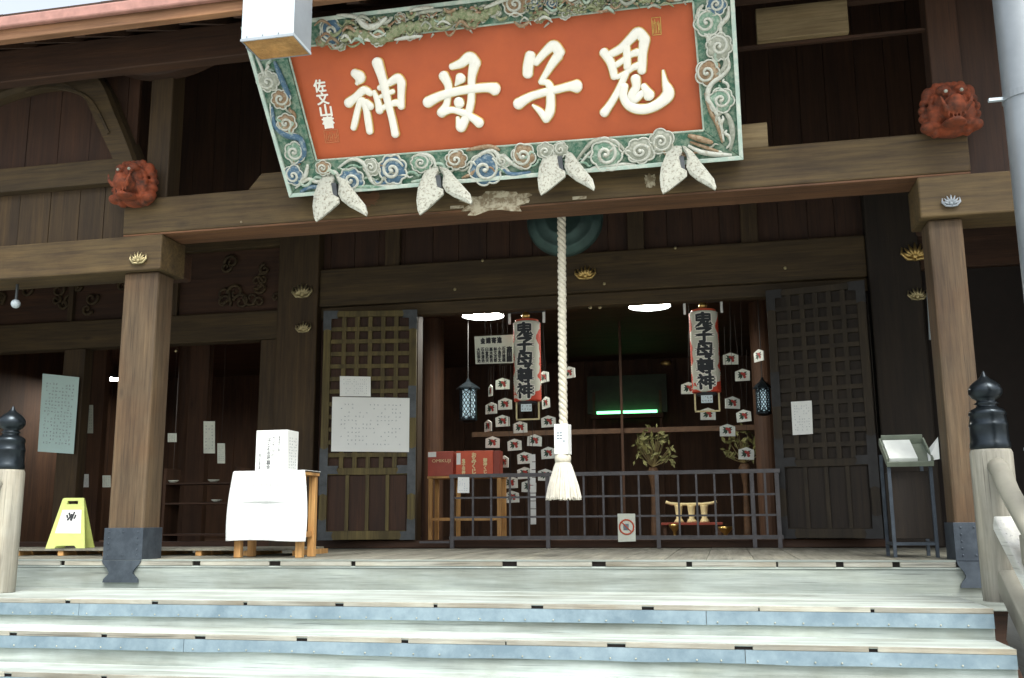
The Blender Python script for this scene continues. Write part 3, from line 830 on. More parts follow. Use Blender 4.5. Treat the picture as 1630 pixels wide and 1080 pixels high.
for a, b_ in ((oBL, oBR), (oBR, oTR), (oTR, oTL), (oTL, oBL)):
    A, B = pl(*a), pl(*b_); u = (B-A).normalized(); inn = PN.cross(u)
    cen = pl(824, 120)
    if (cen-A).dot(inn) < 0: inn = -inn
    MB().prism([A+PN*.036, B+PN*.036, B+inn*.028-u*.028+PN*.036, A+inn*.028+u*.028+PN*.036], PN*.022).build('frame_lip', 'frame_edge', PLQ, bevel=.004)
for a, b_ in ((iBL, iBR), (iBR, iTR), (iTR, iTL), (iTL, iBL)):
    MB().tube([pl(*a, .034), pl(*b_, .034)], .007, 6).build('frame_bead', 'frame_mint', PLQ)
KPX = (pl(900, 150)-pl(800, 150)).length/100.0      # metres per photo pixel there
KV = (pl(850, 100)-pl(850, 200)).length/100.0
def P2(cx, cy, dx, dy, off):   # metres from a pixel centre in the plane
    upv = Vector((0, -math.sin(TILT), math.cos(TILT)))
    return pl(cx, cy)+Vector((1, 0, 0))*dx+upv*dy+PN*off
def spl(pts, n=7):
    out = []; N = len(pts)
    for i in range(N-1):
        for k in range(n):
            u = k/n; a0, a1, a2, a3 = [Vector(pts[j]) for j in (max(i-1, 0), i, i+1, min(i+2, N-1))]
            out.append(.5*((2*a1)+(-a0+a2)*u+(2*a0-5*a1+4*a2-a3)*u*u+(-a0+3*a1-3*a2+a3)*u**3))
    out.append(Vector(pts[-1])); return out
def brush(mb, pts, grow=0.0, h=.30, base=.0, seg=12, lin=False):
    """a domed brush stroke: (px, py, r_px) points in the plaque plane"""
    q = spl(pts) if not lin else [Vector(p) for p in pts]
    r0, r1 = q[0].z, q[-1].z
    d0 = (q[0]-q[1]).to_2d().normalized(); d1 = (q[-1]-q[-2]).to_2d().normalized()
    pre = [Vector((q[0].x+d0.x*r0*s_, q[0].y+d0.y*r0*s_, r0*math.sqrt(max(0, 1-s_*s_))+.05)) for s_ in (.98, .85, .6, .3)]
    post_ = [Vector((q[-1].x+d1.x*r1*s_, q[-1].y+d1.y*r1*s_, r1*math.sqrt(max(0, 1-s_*s_))+.05)) for s_ in (.3, .6, .85, .98)]
    q = pre+q+post_
    W3 = [pl(p.x, p.y) for p in q]; k = (KPX+KV)/2
    vs = []; N = len(q)
    for i, p in enumerate(W3):
        t = (W3[min(i+1, N-1)]-W3[max(i-1, 0)]).normalized(); sd = t.cross(PN).normalized()
        r = q[i].z*k+grow
        for j in range(seg):
            a = PI*j/(seg-1)
            prof = math.sin(a)**.55
            vs.append(p+sd*math.cos(a)*r+PN*(base+prof*min(r, .030)*h*1.6))
        
    fs = [(i*seg+j, i*seg+j+1, (i+1)*seg+j+1, (i+1)*seg+j) for i in range(N-1) for j in range(seg-1)]
    fs += [(i*seg+seg-1, i*seg, (i+1)*seg, (i+1)*seg+seg-1) for i in range(N-1)]
    fs += [tuple(range(seg-1, -1, -1)), tuple(range((N-1)*seg, N*seg))]
    return mb.add(vs, fs)
ZA = lambda L: [(800+x/5.4, 20+y/5.4, r/5.4) for x, y, r in L]
ZB = lambda L: [(480+x/4.794, 50+y/4.794, r/4.794) for x, y, r in L]
CH = {
 'child': [ZA(l) for l in (
  [(240, 375, 46), (222, 460, 46), (218, 525, 45)], [(290, 430, 30), (370, 340, 36), (440, 288, 45), (492, 345, 45)],
  [(478, 375, 42), (430, 440, 36), (380, 520, 28), (330, 598, 22)], [(330, 600, 20), (385, 605, 28), (412, 650, 36), (415, 720, 38), (415, 800, 40), (405, 860, 42), (378, 915, 34)],
  [(375, 920, 30), (330, 855, 28), (262, 798, 10)], [(140, 785, 48), (235, 728, 36), (350, 690, 33), (480, 660, 33), (570, 638, 36), (635, 635, 55)])],
 'ogre': [ZA(l) for l in (
  [(872, 345, 38), (930, 430, 36), (962, 550, 32)], [(925, 362, 30), (1020, 310, 35), (1100, 230, 38), (1165, 175, 44), (1222, 232, 45)],
  [(1222, 240, 45), (1205, 350, 38), (1200, 440, 38), (1197, 500, 36)], [(1065, 290, 32), (1070, 370, 32), (1074, 470, 32)],
  [(982, 450, 25), (1040, 410, 24), (1110, 360, 25), (1155, 345, 32)], [(990, 555, 20), (1060, 520, 22), (1120, 475, 25), (1168, 458, 32)],
  [(1060, 530, 28), (1020, 620, 28), (970, 720, 30), (920, 800, 32), (875, 862, 38)],
  [(1045, 640, 38), (1040, 720, 36), (1085, 795, 40), (1170, 830, 42), (1270, 820, 42), (1370, 765, 46), (1425, 695, 52), (1398, 600, 26), (1380, 500, 9)],
  [(1145, 572, 42), (1150, 640, 36), (1115, 710, 38), (1140, 742, 36), (1198, 695, 28)], [(1215, 635, 26), (1258, 710, 48)])],
 'god': [ZB(l) for l in (
  [(410, 322, 34), (450, 355, 45), (424, 400, 14)], [(365, 545, 38), (420, 500, 30), (480, 450, 32), (528, 472, 24)],
  [(452, 525, 25), (432, 600, 25), (412, 690, 27), (400, 735, 24)], [(470, 525, 22), (498, 600, 27), (514, 690, 30), (524, 762, 28)],
  [(500, 538, 22), (530, 572, 30)], [(558, 465, 18), (588, 540, 27), (600, 602, 32)], [(600, 432, 20), (680, 390, 28), (738, 358, 35), (765, 390, 36)],
  [(768, 400, 34), (765, 480, 30), (765, 572, 28)], [(600, 502, 14), (650, 478, 17), (700, 460, 19)], [(610, 592, 20), (670, 562, 22), (730, 545, 26), (765, 568, 24)],
  [(585, 242, 45), (620, 350, 36), (645, 450, 34), (670, 560, 30), (700, 680, 30), (720, 782, 32)])],
 'mother': [ZB(l) for l in (
  [(1088, 342, 40), (1122, 410, 32), (1120, 480, 28), (1108, 560, 28), (1072, 620, 38)], [(1150, 270, 24), (1220, 245, 34), (1285, 200, 42), (1330, 245, 42)],
  [(1322, 255, 42), (1302, 350, 32), (1300, 450, 30), (1294, 550, 30), (1268, 640, 32), (1220, 728, 42)], [(1212, 728, 34), (1195, 662, 16)],
  [(1215, 362, 42), (1178, 412, 8)], [(1204, 540, 40), (1207, 548, 41)], [(1072, 620, 34), (1150, 600, 24), (1230, 620, 27), (1310, 662, 30), (1358, 698, 38)],
  [(970, 540, 42), (1060, 495, 34), (1180, 460, 32), (1300, 440, 33), (1420, 430, 35), (1475, 440, 48)])]}
for nm, strokes in CH.items():
    e = bpy.data.objects.new('written_character', None); C.objects.link(e); e.parent = PLQ; e.empty_display_size = .05
    e['label'] = {'child': 'raised white character 子', 'ogre': 'raised white character 鬼', 'god': 'raised white character 神', 'mother': 'raised white character 母'}[nm]
    for k, st in enumerate(strokes):
        o = bpy.data.objects
        mb = MB(); brush(mb, st, .0065, .18, .001+k*.0004)
        mb.build('gold_outline', 'letter_gold', e, smooth=True)
        mb = MB(); brush(mb, st, 0, .42, .006+k*.0009)
        mb.build('brush_stroke', 'letter_white', e, smooth=True)
for px_ in (560, 1050):
    a_ = pl(px_, 20, -.06); MB().tube([a_, Vector((a_.x, .1, a_.z+.05))], .012, 8).build('hanging_rod', 'shade_dark_metal', PLQ)
# small signature and seals
def plt(cx, cy, off=.004, rot=0):
    def fn(x, z):
        c, s_ = math.cos(rot), math.sin(rot)
        return P2(cx, cy, x*c-z*s_, x*s_+z*c, off)
    return fn
for chx, cx, cy in (('佐', 509, 137), ('文', 514, 157), ('山', 519, 176), ('書', 523, 195)):
    text('signature_character', chx, 'letter_white', PLQ, 0, 0, 0, w=20*KPX, h=20*KV, fat=.0035, fn=plt(cx, cy))
def seal(cx, cy, w, h, n, mat='seal_gold'):
    mb = MB(); r = random.Random(n)
    def line(x0, y0, x1, y1): mb.tube([P2(cx, cy, x0*w*KPX, y0*h*KV, .003), P2(cx, cy, x1*w*KPX, y1*h*KV, .003)], .0025, 5)
    for a in ((-.5, -.5, .5, -.5), (.5, -.5, .5, .5), (.5, .5, -.5, .5), (-.5, .5, -.5, -.5)): line(*a)
    for k in range(n):
        x = -.38+.76*k/(n-1); line(x, -.42, x+r.uniform(-.05, .05), r.uniform(.1, .42))
        if k % 2: line(x-.1, r.uniform(-.3, .3), x+.12, r.uniform(-.3, .3))
    mb.build('seal_mark', mat, PLQ, kind='stuff')
seal(528, 217, 24, 21, 6); seal(1045, 42, 13, 26, 5, 'letter_gold')
# carved cloud scrolls
def scroll(cx, cy, r, col, turn=1, ph=0.0, lobes=7, hgt=.03, ridge='scroll_white', turns=2.1):
    mb = MB(); R_ = r*KPX; n = 56
    rim = []; rq = random.Random(int(cx*7+cy)); lobes = rq.choice((5, 6, 6, 7, 8)); ex, ez, eq = rq.uniform(.9, 1.14), rq.uniform(.88, 1.08), rq.uniform(0, 3)
    turns *= rq.uniform(.62, .86)
    for k in range(n):
        a = 2*PI*k/n; q = R_*(.86+.20*abs(math.sin(lobes*a/2+ph))**.7)*(1+.06*math.sin(a+eq))
        rim.append((math.cos(a)*q*ex, math.sin(a)*q*ez))
    vs = [P2(cx, cy, x, y, .030) for x, y in rim]+[P2(cx, cy, x*.93, y*.93, .036+hgt*.55) for x, y in rim]+[P2(cx, cy, x*.55, y*.55, .036+hgt*.75) for x, y in rim]+[P2(cx, cy, 0, 0, .036+hgt*.55)]
    fs = []
    for L in (0, 1):
        fs += [(L*n+k, L*n+(k+1) % n, (L+1)*n+(k+1) % n, (L+1)*n+k) for k in range(n)]
    fs += [(2*n+k, 2*n+(k+1) % n, 3*n) for k in range(n)]
    mb.add(vs, fs); o = mb.build('cloud_scroll', col, PLQ, smooth=True)
    mb = MB()
    mb.tube([P2(cx, cy, x*.97, y*.97, .036+hgt*.55) for x, y in rim]+[P2(cx, cy, rim[0][0]*.97, rim[0][1]*.97, .036+hgt*.55)], R_*.055+.0015, 6)
    pts = []; rr = []; m_ = 40
    for i in range(m_+1):
        u = i/m_; a = ph+turn*u*turns*2*PI; q = R_*(.90-.84*u**.9)
        q *= .92; pts.append(P2(cx, cy, math.cos(a)*q*ex, math.sin(a)*q*ez, .036+hgt*(.55+.45*u))); rr.append(R_*(.065+.045*math.sin(u*PI))+.001)
    mb.tube(pts, rr, 7); mb.ball(pts[-1], R_*.15, 10, 7)
    mb.build('spiral_ridge', ridge, o, smooth=True)
def wave(pts, r, mat, off=.045, name='carved_ribbon'):
    q = spl([(x, y, 0) for x, y in pts], 6)
    mb = MB(); mb.tube([pl(p.x, p.y, off) for p in q], [r*KPX*(.35+.65*math.sin(PI*(i+.6)/(len(q)+.2))) for i in range(len(q))], 7)
    mb.build(name, mat, PLQ, smooth=True)
Z2 = lambda x, y: (370+x/2.919, y/2.919)
Z3 = lambda x, y: (780+x/2.918, y/2.918)
for (z, x, y, r, col, tn, ph) in (
  # left rail
  (Z2, 178, 380, 48, 'scroll_grey', 1, 2.2), (Z2, 238, 458, 44, 'scroll_brown', -1, 1.0), (Z2, 262, 572, 46, 'scroll_brown', 1, 2.6), (Z2, 300, 705, 52, 'scroll_green', -1, .6), (Z2, 296, 812, 46, 'scroll_blue', 1, 1.8),
  # bottom rail
  (Z2, 432, 778, 38, 'scroll_brown', -1, .4), (Z2, 562, 835, 56, 'scroll_blue', 1, 3.0), (Z2, 655, 772, 38, 'scroll_grey', -1, 1.4), (Z2, 752, 785, 70, 'scroll_blue', 1, .2),
  (Z2, 885, 752, 44, 'scroll_green', -1, 2.0), (Z2, 1045, 738, 46, 'scroll_brown', 1, 1.2), (Z2, 1180, 782, 66, 'scroll_blue', -1, .9),
  (Z3, 60, 745, 34, 'scroll_grey', 1, .9), (Z3, 158, 722, 56, 'scroll_brown', 1, 2.4), (Z3, 262, 700, 36, 'scroll_grey', -1, .2), (Z3, 330, 690, 34, 'scroll_grey', 1, .9), (Z3, 540, 712, 70, 'scroll_green', -1, 2.2), (Z3, 700, 700, 60, 'scroll_grey', 1, 3.6),
  (Z3, 795, 655, 50, 'scroll_grey', -1, .5),
  # right rail
  (Z3, 1005, 105, 52, 'scroll_green', 1, 1.2), (Z3, 1062, 215, 52, 'scroll_grey', -1, 2.6), (Z3, 1006, 338, 50, 'scroll_brown', 1, 1.9), (Z3, 1072, 462, 52, 'scroll_green', -1, 2.2), (Z3, 1050, 22, 40, 'scroll_blue', -1, 2.2),
  # top rail
  (lambda x, y: (x, y), 530, 50, 19*2.92, 'scroll_blue', 1, 2.0), (lambda x, y: (x, y), 822, 7, 17*2.92, 'scroll_brown', 1, 1.0), (lambda x, y: (x, y), 853, 3, 12*2.92, 'scroll_blue', -1, 1.5), (lambda x, y: (x, y), 880, 5, 9*2.92, 'scroll_blue', -1, 1.5),
  (lambda x, y: (x, y), 1080, -18, 12*2.92, 'scroll_blue', -1, 1.5), (lambda x, y: (x, y), 1010, -24, 14*2.92, 'scroll_grey', -1, 1.5)):
    cx, cyy = z(x, y); scroll(cx, cyy, r/2.92*1.08, col, tn, ph)
for pts, r, mat in (
  ([(407, 88), (420, 120), (414, 140)], 3, 'scroll_white'), ([(437, 98), (450, 130), (463, 158)], 5, 'scroll_blue'), ([(433, 170), (438, 200), (455, 215), (478, 222), (484, 248), (470, 262)], 5.5, 'scroll_blue'),
  ([(430, 165), (434, 190), (448, 208), (472, 214)], 3, 'scroll_white'), ([(490, 262), (486, 280), (476, 292)], 4, 'scroll_white'), ([(470, 300), (490, 286), (505, 290), (525, 284)], 3.5, 'scroll_white'), ([(478, 306), (495, 298), (515, 300)], 4, 'scroll_blue'),
  ([(538, 268), (560, 254), (580, 262), (592, 288), (610, 296), (640, 292)], 4, 'scroll_white'), ([(545, 300), (570, 298), (600, 298), (625, 296)], 4, 'scroll_green'), ([(588, 282), (602, 292), (625, 288)], 3.5, 'scroll_blue'),
  ([(655, 252), (672, 246), (688, 252), (694, 268)], 3.4, 'scroll_white'), ([(655, 290), (680, 286), (695, 280)], 4, 'frame_mint'), ([(745, 275), (760, 250), (785, 240), (800, 262), (812, 276)], 3.8, 'scroll_white'),
  ([(735, 284), (752, 276), (762, 262)], 3.5, 'scroll_brown'), ([(742, 240), (760, 236), (782, 234), (796, 240)], 4, 'scroll_brown'), ([(796, 266), (815, 278), (845, 274)], 4, 'scroll_blue'), ([(800, 246), (812, 258), (832, 270)], 4, 'scroll_white'),
  ([(914, 262), (930, 240), (945, 226), (965, 222), (985, 230), (998, 246)], 4, 'scroll_grey'), ([(918, 268), (936, 246), (950, 234)], 2.4, 'scroll_white'), ([(940, 268), (965, 264), (990, 262), (1012, 262)], 3.2, 'scroll_white'),
  ([(1066, 250), (1056, 240), (1062, 228)], 3, 'scroll_brown'), ([(1095, 232), (1115, 242), (1140, 246), (1165, 247)], 4.5, 'scroll_white'), ([(1098, 226), (1120, 234), (1145, 242)], 3, 'scroll_brown'), ([(1095, 216), (1115, 222), (1135, 228)], 5, 'scroll_brown'),
  ([(1158, 90), (1160, 108), (1148, 122), (1132, 134), (1126, 155), (1136, 172), (1146, 195), (1152, 226)], 4.4, 'scroll_white'), ([(1148, 86), (1155, 100), (1150, 112), (1134, 122)], 4, 'scroll_grey'), ([(1122, 148), (1130, 176), (1142, 200), (1150, 228)], 3.4, 'scroll_brown'),
  ([(1152, 176), (1162, 192), (1166, 215), (1162, 240)], 4.6, 'scroll_grey'), ([(1160, 10), (1158, 28), (1146, 42), (1150, 58)], 4, 'scroll_white'), ([(1118, 50), (1128, 62), (1134, 80)], 3.4, 'scroll_white'), ([(1120, 8), (1112, 18), (1112, 34)], 3.4, 'scroll_white')):
    wave(pts, r, mat)
rr2 = random.Random(21)
def rail_fill(a, b_, n, wdt, cols):
    for k in range(n):
        t0_ = (k+rr2.uniform(.1, .9))/n; p = lerp(a, b_, t0_); dxy = Vector((b_[0]-a[0], b_[1]-a[1])).normalized(); nn = Vector((-dxy.y, dxy.x))
        o_ = rr2.uniform(-.5, .5)*wdt; L = rr2.uniform(8, 15); sg = rr2.choice((-1, 1)); h_ = rr2.uniform(4, 9)*sg
        pts = [(p[0]+dxy.x*u*L+nn.x*(o_+v*h_), p[1]+dxy.y*u*L+nn.y*(o_+v*h_)) for u, v in ((-1, -.6), (-.4, .5), (.3, .3), (.7, -.5), (1.1, -.2))]
        wave(pts, rr2.uniform(1.7, 3.0), rr2.choice(cols), rr2.uniform(.038, .055), 'carved_curl')
cl_ = ('scroll_white', 'scroll_white', 'scroll_grey', 'frame_mint', 'scroll_brown', 'scroll_green')
rail_fill((484, 286), (1150, 232), 44, 30, cl_); rail_fill((480, 270), (428, 96), 13, 24, cl_+('scroll_blue',)); rail_fill((1150, 225), (1134, 10), 15, 34, cl_)
# dragon along the top rail
rd = random.Random(11)
mb = MB(); q = spl([(x, y, r) for x, y, r in ((548, 56, 8), (575, 55, 12), (610, 62, 10), (640, 46, 12), (672, 42, 11), (705, 34, 10), (735, 24, 13), (765, 26, 10), (795, 10, 8))], 8)
mb.tube([pl(p.x, p.y, .045) for p in q], [p.z*KPX*.8*(1+.25*math.sin(i*2.1)) for i, p in enumerate(q)], 10)
mb.build('dragon_body', 'dragon_green', PLQ, smooth=True)
for (cx, cy, r, col, tn) in ((716, 31, 15, 'dragon_green', 1), (750, 33, 14, 'dragon_green', -1), (604, 62, 13, 'dragon_green', 1), (655, 52, 13, 'dragon_green', -1), (920, 8, 14, 'dragon_green', 1), (950, 6, 13, 'dragon_green', -1), (985, 2, 12, 'dragon_green', 1), (900, 22, 9, 'scroll_grey', -1), (560, 60, 10, 'dragon_brown', -1), (515, 66, 8, 'dragon_green', 1), (546, 74, 7, 'dragon_green', -1), (680, 30, 10, 'dragon_brown', 1), (640, 30, 9, 'dragon_brown', 1), (790, 18, 10, 'scroll_white', -1), (1030, -6, 12, 'scroll_white', 1), (860, 26, 10, 'dragon_green', 1)):
    scroll(cx, cy, r, col, tn, rd.uniform(0, 6), 9, .026, rd.choice(('scroll_grey', 'dragon_brown', 'scroll_white')), 1.6)
mb = MB()
for k in range(620):
    x = rd.uniform(550, 1085); base = 72-(x-505)*.118
    if 780 < x < 830 or x > 1040 and rd.random() < .6: continue
    y = base-rd.uniform(2, 34)
    c = pl(x, y, rd.uniform(.05, .078)); s_ = rd.uniform(.007, .014)
    mb.cur = rd.choice((0, 0, 0, 1, 2)); mb.ball(c, (s_*1.25, s_*.7, s_*.8), 7, 4)
mb.build('dragon_scales', ['dragon_green', 'dragon_brown', 'scroll_grey'], PLQ, smooth=True, kind='stuff')
for k in range(95):
    x = rd.uniform(512, 1095); b0_ = 74-(x-505)*.118; y = b0_-rd.uniform(-3, 34)
    if 800 < x < 870 and y < 16: continue
    L = rd.uniform(7, 15); sg = rd.choice((-1, 1)); h_ = rd.uniform(3, 8)
    wave([(x-L, y+2*sg), (x-L*.3, y-h_*sg), (x+L*.4, y-h_*.6*sg), (x+L, y+h_*.5*sg)], rd.uniform(1.6, 3.2), rd.choice(('scroll_white', 'dragon_green', 'dragon_green', 'dragon_brown', 'scroll_grey', 'scroll_brown', 'frame_mint')), rd.uniform(.055, .085), 'carved_curl')
wave([(568, 30), (582, 42), (598, 42), (616, 28)], 5.5, 'scroll_white', .085)
for pts in ([(652, 18), (668, 14), (690, 12)], [(664, 22), (684, 18), (706, 16)], [(536, 24), (560, 26), (582, 34)], [(770, 14), (792, 4), (812, -2)], [(905, -6), (940, -4), (970, -14)], [(560, 44), (572, 58), (590, 66)], [(628, 64), (650, 60), (672, 58)]):
    wave(pts, 3.4, rd.choice(('scroll_white', 'frame_mint', 'scroll_grey')), .07)
for a, b_ in (((552, 66), (549, 76)), ((593, 68), (600, 76)), ((636, 60), (631, 70)), ((672, 56), (667, 64)), ((826, 37), (835, 45)), ((874, 36), (866, 44)), ((690, 54), (686, 60)), ((748, 48), (752, 53)), ((1088, 2), (1092, 8))):
    MB().tube([pl(*a, .05), pl(*b_, .03)], [.009, .004], 6).build('dragon_claw', 'fin_white', PLQ, smooth=True)
# forked leaf-shaped supports under the frame
LB = [(215, 205), (165, 225), (130, 290), (95, 380), (84, 470), (93, 550), (108, 588), (150, 560), (220, 502), (285, 445), (284, 405), (245, 385), (236, 300), (250, 262), (245, 215)]
RB = [(245, 212), (262, 250), (285, 300), (280, 380), (305, 428), (360, 472), (440, 515), (492, 545), (500, 520), (484, 460), (440, 405), (385, 335), (330, 262), (280, 222)]
for (ax, ay, sx_, sz_, lean) in ((532, 275, 1.0, 1.0, 0), (698, 263, 1.02, .98, .10), (892, 232, 1.05, 1.02, -.02), (1086, 232, 1.04, 1.0, -.04)):
    F = bpy.data.objects.new('forked_support', None); C.objects.link(F); F.parent = PLQ; F.empty_display_size = .05
    for nm, pol in (('leaf_blade', LB), ('leaf_blade', RB)):
        ps = []
        for x, y in pol:
            dx, dy = (x-250)/4.794*sx_, (y-215)/4.794*sz_
            dy -= lean*dx
            ps.append(at(ax+dx, ay+dy, -.235-.05*(dy/75)))
        n = len(ps); cen = sum(ps, Vector())/n
        mid = [cen+(p-cen)*.72+Vector((0, -.012, 0)) for p in ps]
        bk = [p+Vector((0, .02, 0)) for p in ps]; cf = cen+Vector((0, -.018, 0))
        fs = [(i, (i+1) % n, n+(i+1) % n, n+i) for i in range(n)]+[(n+i, n+(i+1) % n, 2*n) for i in range(n)]
        fs += [(i, 2*n+1+i, 2*n+1+(i+1) % n, (i+1) % n) for i in range(n)]+[tuple(2*n+1+i for i in range(n))]
        MB().add(ps+mid+[cf]+bk, fs).build(nm, 'fin_white', F, smooth=False)
    pz = [at(ax+(x-250)/4.794*sx_, ay+((y-215)/4.794)*sz_-lean*(x-250)/4.794, -.26) for x, y in ((228, 295), (262, 292), (272, 395), (262, 425), (240, 392))]
    MB().prism(pz, (0, .05, 0)).build('dark_peg', 'door_metal', F)

# ------------------------------------------------------------------ gong and bell rope
YG = .60
c = at(899, 350, YG); rg = 61*(at(960, 350, YG)-at(860, 350, YG)).length/100
G = thing('hanging_gong', c, 'green bronze gong hanging behind the main beam above the rope', 'gong')
MB().lathe((c.x, YG, c.z), [(.02, .085), (rg*.5, .08), (rg*.8, .06), (rg*.93, .03), (rg, 0), (rg*.93, -.03), (rg*.8, -.06), (rg*.78, -.066), (rg*.74, -.062), (rg*.5, -.075), (rg*.46, -.083), (rg*.42, -.078), (.02, -.085)], 48, 'y').build('gong_body', 'bronze_green', G, smooth=True)
for sg in (-1, 1):
    MB().tube([(c.x+sg*rg*.6, YG, c.z+rg*.75), (c.x+sg*rg*.6, YG, 3.25)], .012, 8).build('hanging_rod', 'door_metal', G)
MB().box(c.x-.6, c.x+.6, YG-.05, YG+.05, 3.25, 3.35).build('hanger_beam', 'dark_wood_x', G)
YR = .42
ct, cb_ = at(892.5, 250, YR), at(897, 676, YR)
R_ = thing('bell_rope', cb_, 'thick twisted white bell rope with a wooden sleeve and bushy tassel', 'rope')
nT = 240
for k in range(3):
    pts = []
    for i in range(nT+1):
        u = i/nT; p = ct.lerp(cb_, u); dz0 = ct.z-p.z; p = p+Vector((.004*math.sin(dz0*3.1)*u, .003*math.sin(dz0*4.3+1), 0)); a = 2*PI*k/3+dz0/.125*2*PI+.35*math.sin(dz0*5.3)
        pts.append(p+Vector((math.cos(a)*.0165, math.sin(a)*.0165, 0)))
    MB().tube(pts, [.0172+.0012*math.sin(i*.9+k)+random.uniform(-.0005, .0005) for i in range(len(pts))], 8).build('rope_strand', 'rope_white', R_, smooth=True)
ks = (at(950, 700, YR)-at(850, 700, YR)).length/100
s0, s1 = at(895.5, 676, YR), at(895.5, 724, YR)
mb = MB(); hw = 11*ks; mb.box(s0.x-hw, s0.x+hw, YR-hw, YR+hw, s1.z, s0.z); rot_about(mb, s0, rad(-8)); mb.build('wooden_sleeve', 'paper', R_, bevel=.004)
mb = MB()
for r_, c_ in ((0, 0), (0, 1), (1, 0), (1, 1), (2, 1), (2, 0), (3, 2)):
    mb.box(s0.x-.03+c_*.022, s0.x-.012+c_*.022, YR-hw-.0015, YR-hw-.0005, s0.z-.07-r_*.02, s0.z-.06-r_*.02)
rot_about(mb, s0, rad(-8)); mb.build('sleeve_writing', 'ink_grey', R_, kind='stuff')
c0 = at(896, 731, YR); mb = MB()
mb.lathe((c0.x, YR, c0.z), [(hw*.9, .035), (hw*1.15, .02), (hw*1.18, .0), (hw*1.1, -.025), (hw*.9, -.03)], 24); mb.build('rope_collar', 'rope_white', R_, smooth=True)
t0, t1 = at(896, 734, YR), at(897, 795, YR); L_ = t0.z-t1.z
MB().lathe((t0.x, YR, 0), [(.03, t0.z), (hw*1.05, t0.z-.02), (hw*1.5, t0.z-L_*.35), (24*ks, t1.z+.02), (.02, t1.z+.02)], 28).build('tassel_core', 'tassel_white', R_, smooth=True)
mb = MB(); rt = random.Random(3)
for k in range(420):
    a = rt.uniform(0, 2*PI); q = rt.uniform(.9, 1.04); ll = rt.uniform(.94, 1.03)
    ca, sa = math.cos(a), math.sin(a); j = rt.uniform(-.06, .06)
    pts = [(t0.x+ca*hw*.95, YR+sa*hw*.95, t0.z-.005)]
    for u, r_ in ((.15, 1.2), (.4, 1.62), (.7, 2.1), (1.0, 2.42)):
        aa = a+j*u; rr_ = hw*r_*q
        pts.append((t0.x+math.cos(aa)*rr_, YR+math.sin(aa)*rr_, t0.z-L_*ll*u))
    mb.tube(pts, [.0035, .0035, .0034, .003, .0025], 4)
mb.build('tassel_threads', 'tassel_white', R_, kind='stuff')

# ------------------------------------------------------------------ collection table with cloth and box
yt0, yt1 = .30, .58
lx0, lx1 = X_(371, 870, yt0), X_(479, 870, yt0)
zt = Z_(430, 751, yt0)
TB = thing('collection_table', ((lx0+lx1)/2, (yt0+yt1)/2, 0), 'small pine table draped in white cloth beside the lattice door', 'table')
lw = .052
for xx in (lx0, lx1-lw):
    for yy in (yt0+.012, yt1-lw):
        MB().box(xx, xx+lw, yy, yy+lw, .0, zt-.03).build('leg', 'pine_wood', TB, bevel=.004)
for xx in (lx0+.01, lx1-lw+.01): MB().box(xx, xx+.03, yt0+lw+.013, yt1-lw-.001, .15, .19).build('stretcher', 'pine_wood', TB)
MB().box(lx0-.01, lx1+.01, yt0, yt1+.01, zt-.029, zt-.004).build('table_top', 'pine_wood', TB, bevel=.004)
# cloth: a sheet over the top that falls in front
nx, nu = 90, 110; zc = Z_(428, 862, yt0-.03); Ld = zt-zc; dep = yt1-yt0+.02
vs = []
for i in range(nx+1):
    u = i/nx
    for j in range(nu+1):
        v = j/nu
        s_ = v*(dep+Ld)
        wv = 1.0
        if s_ < dep: p = Vector((lx0-.014+(lx1-lx0+.03)*u, yt1+.012-s_, zt+.004))
        else:
            d = s_-dep; k = d/Ld
            bulge = .022*math.sin(min(1, k*1.25)*PI*.8)*(1 if True else 0)
            xx = lx0-.014+(lx1-lx0+.03)*u
            xx += (u-.5)*2*(.030*math.sin(k*PI*.75)+.004)
            yy = yt0-.012-.016*k-.014*math.sin(u*9+1)*k-.008*math.sin(u*23)*k*k
            yy += .016*math.exp(-((k-.47)/.018)**2)*math.exp(-((u-.45)/.28)**2)+.005*math.exp(-((u-.52)/.012)**2)*(.4+.6*k)+.004*math.sin(u*41+k*3)*k*k+.003*math.exp(-((k-.22)/.012)**2)
            p = Vector((xx, yy, zt+.002-d+.006*math.sin(u*5)*k))
        vs.append(p)
fs = [(i*(nu+1)+j, (i+1)*(nu+1)+j, (i+1)*(nu+1)+j+1, i*(nu+1)+j+1) for i in range(nx) for j in range(nu)]
cl = MB().add(vs, fs).build('tablecloth', 'cloth_white', None, smooth=True)
sm = cl.modifiers.new('thick', 'SOLIDIFY'); sm.thickness = .004; sm.offset = 1
tag(cl, 'plain white cloth hanging down the front of the small pine table', 'cloth')
def marks(mb, x0, x1, z0, z1, cols, rows, y, seed, size=.6, dens=.85, f=None):
    r = random.Random(seed); cw, ch = (x1-x0)/cols, (z1-z0)/rows
    for i in range(cols):
        top = r.uniform(0, .1)
        for j in range(rows):
            if r.random() > dens: continue
            cx, cz = x0+cw*(i+.5), z0+ch*(j+.5)
            w, h = cw*size*.5, ch*size*.5
            for q in range(3):
                if r.random() < .5:
                    zz = cz+r.uniform(-h, h); a = (cx-w*r.uniform(.5, 1), zz-h*.14, cx+w*r.uniform(.5, 1), zz+h*.14)
                else:
                    xx = cx+r.uniform(-w, w); a = (xx-w*.14, cz-h*r.uniform(.5, 1), xx+w*.14, cz+h*r.uniform(.5, 1))
                mb.add([(a[0], y, a[1]), (a[2], y, a[1]), (a[2], y, a[3]), (a[0], y, a[3])], [(0, 1, 2, 3)])
    return mb
mb = marks(MB(), lx0+.15, lx1-.15, zt-.11, zt-.09, 14, 1, yt0-.028, 4); mb.build('faint_print', 'scroll_grey', cl, kind='stuff')
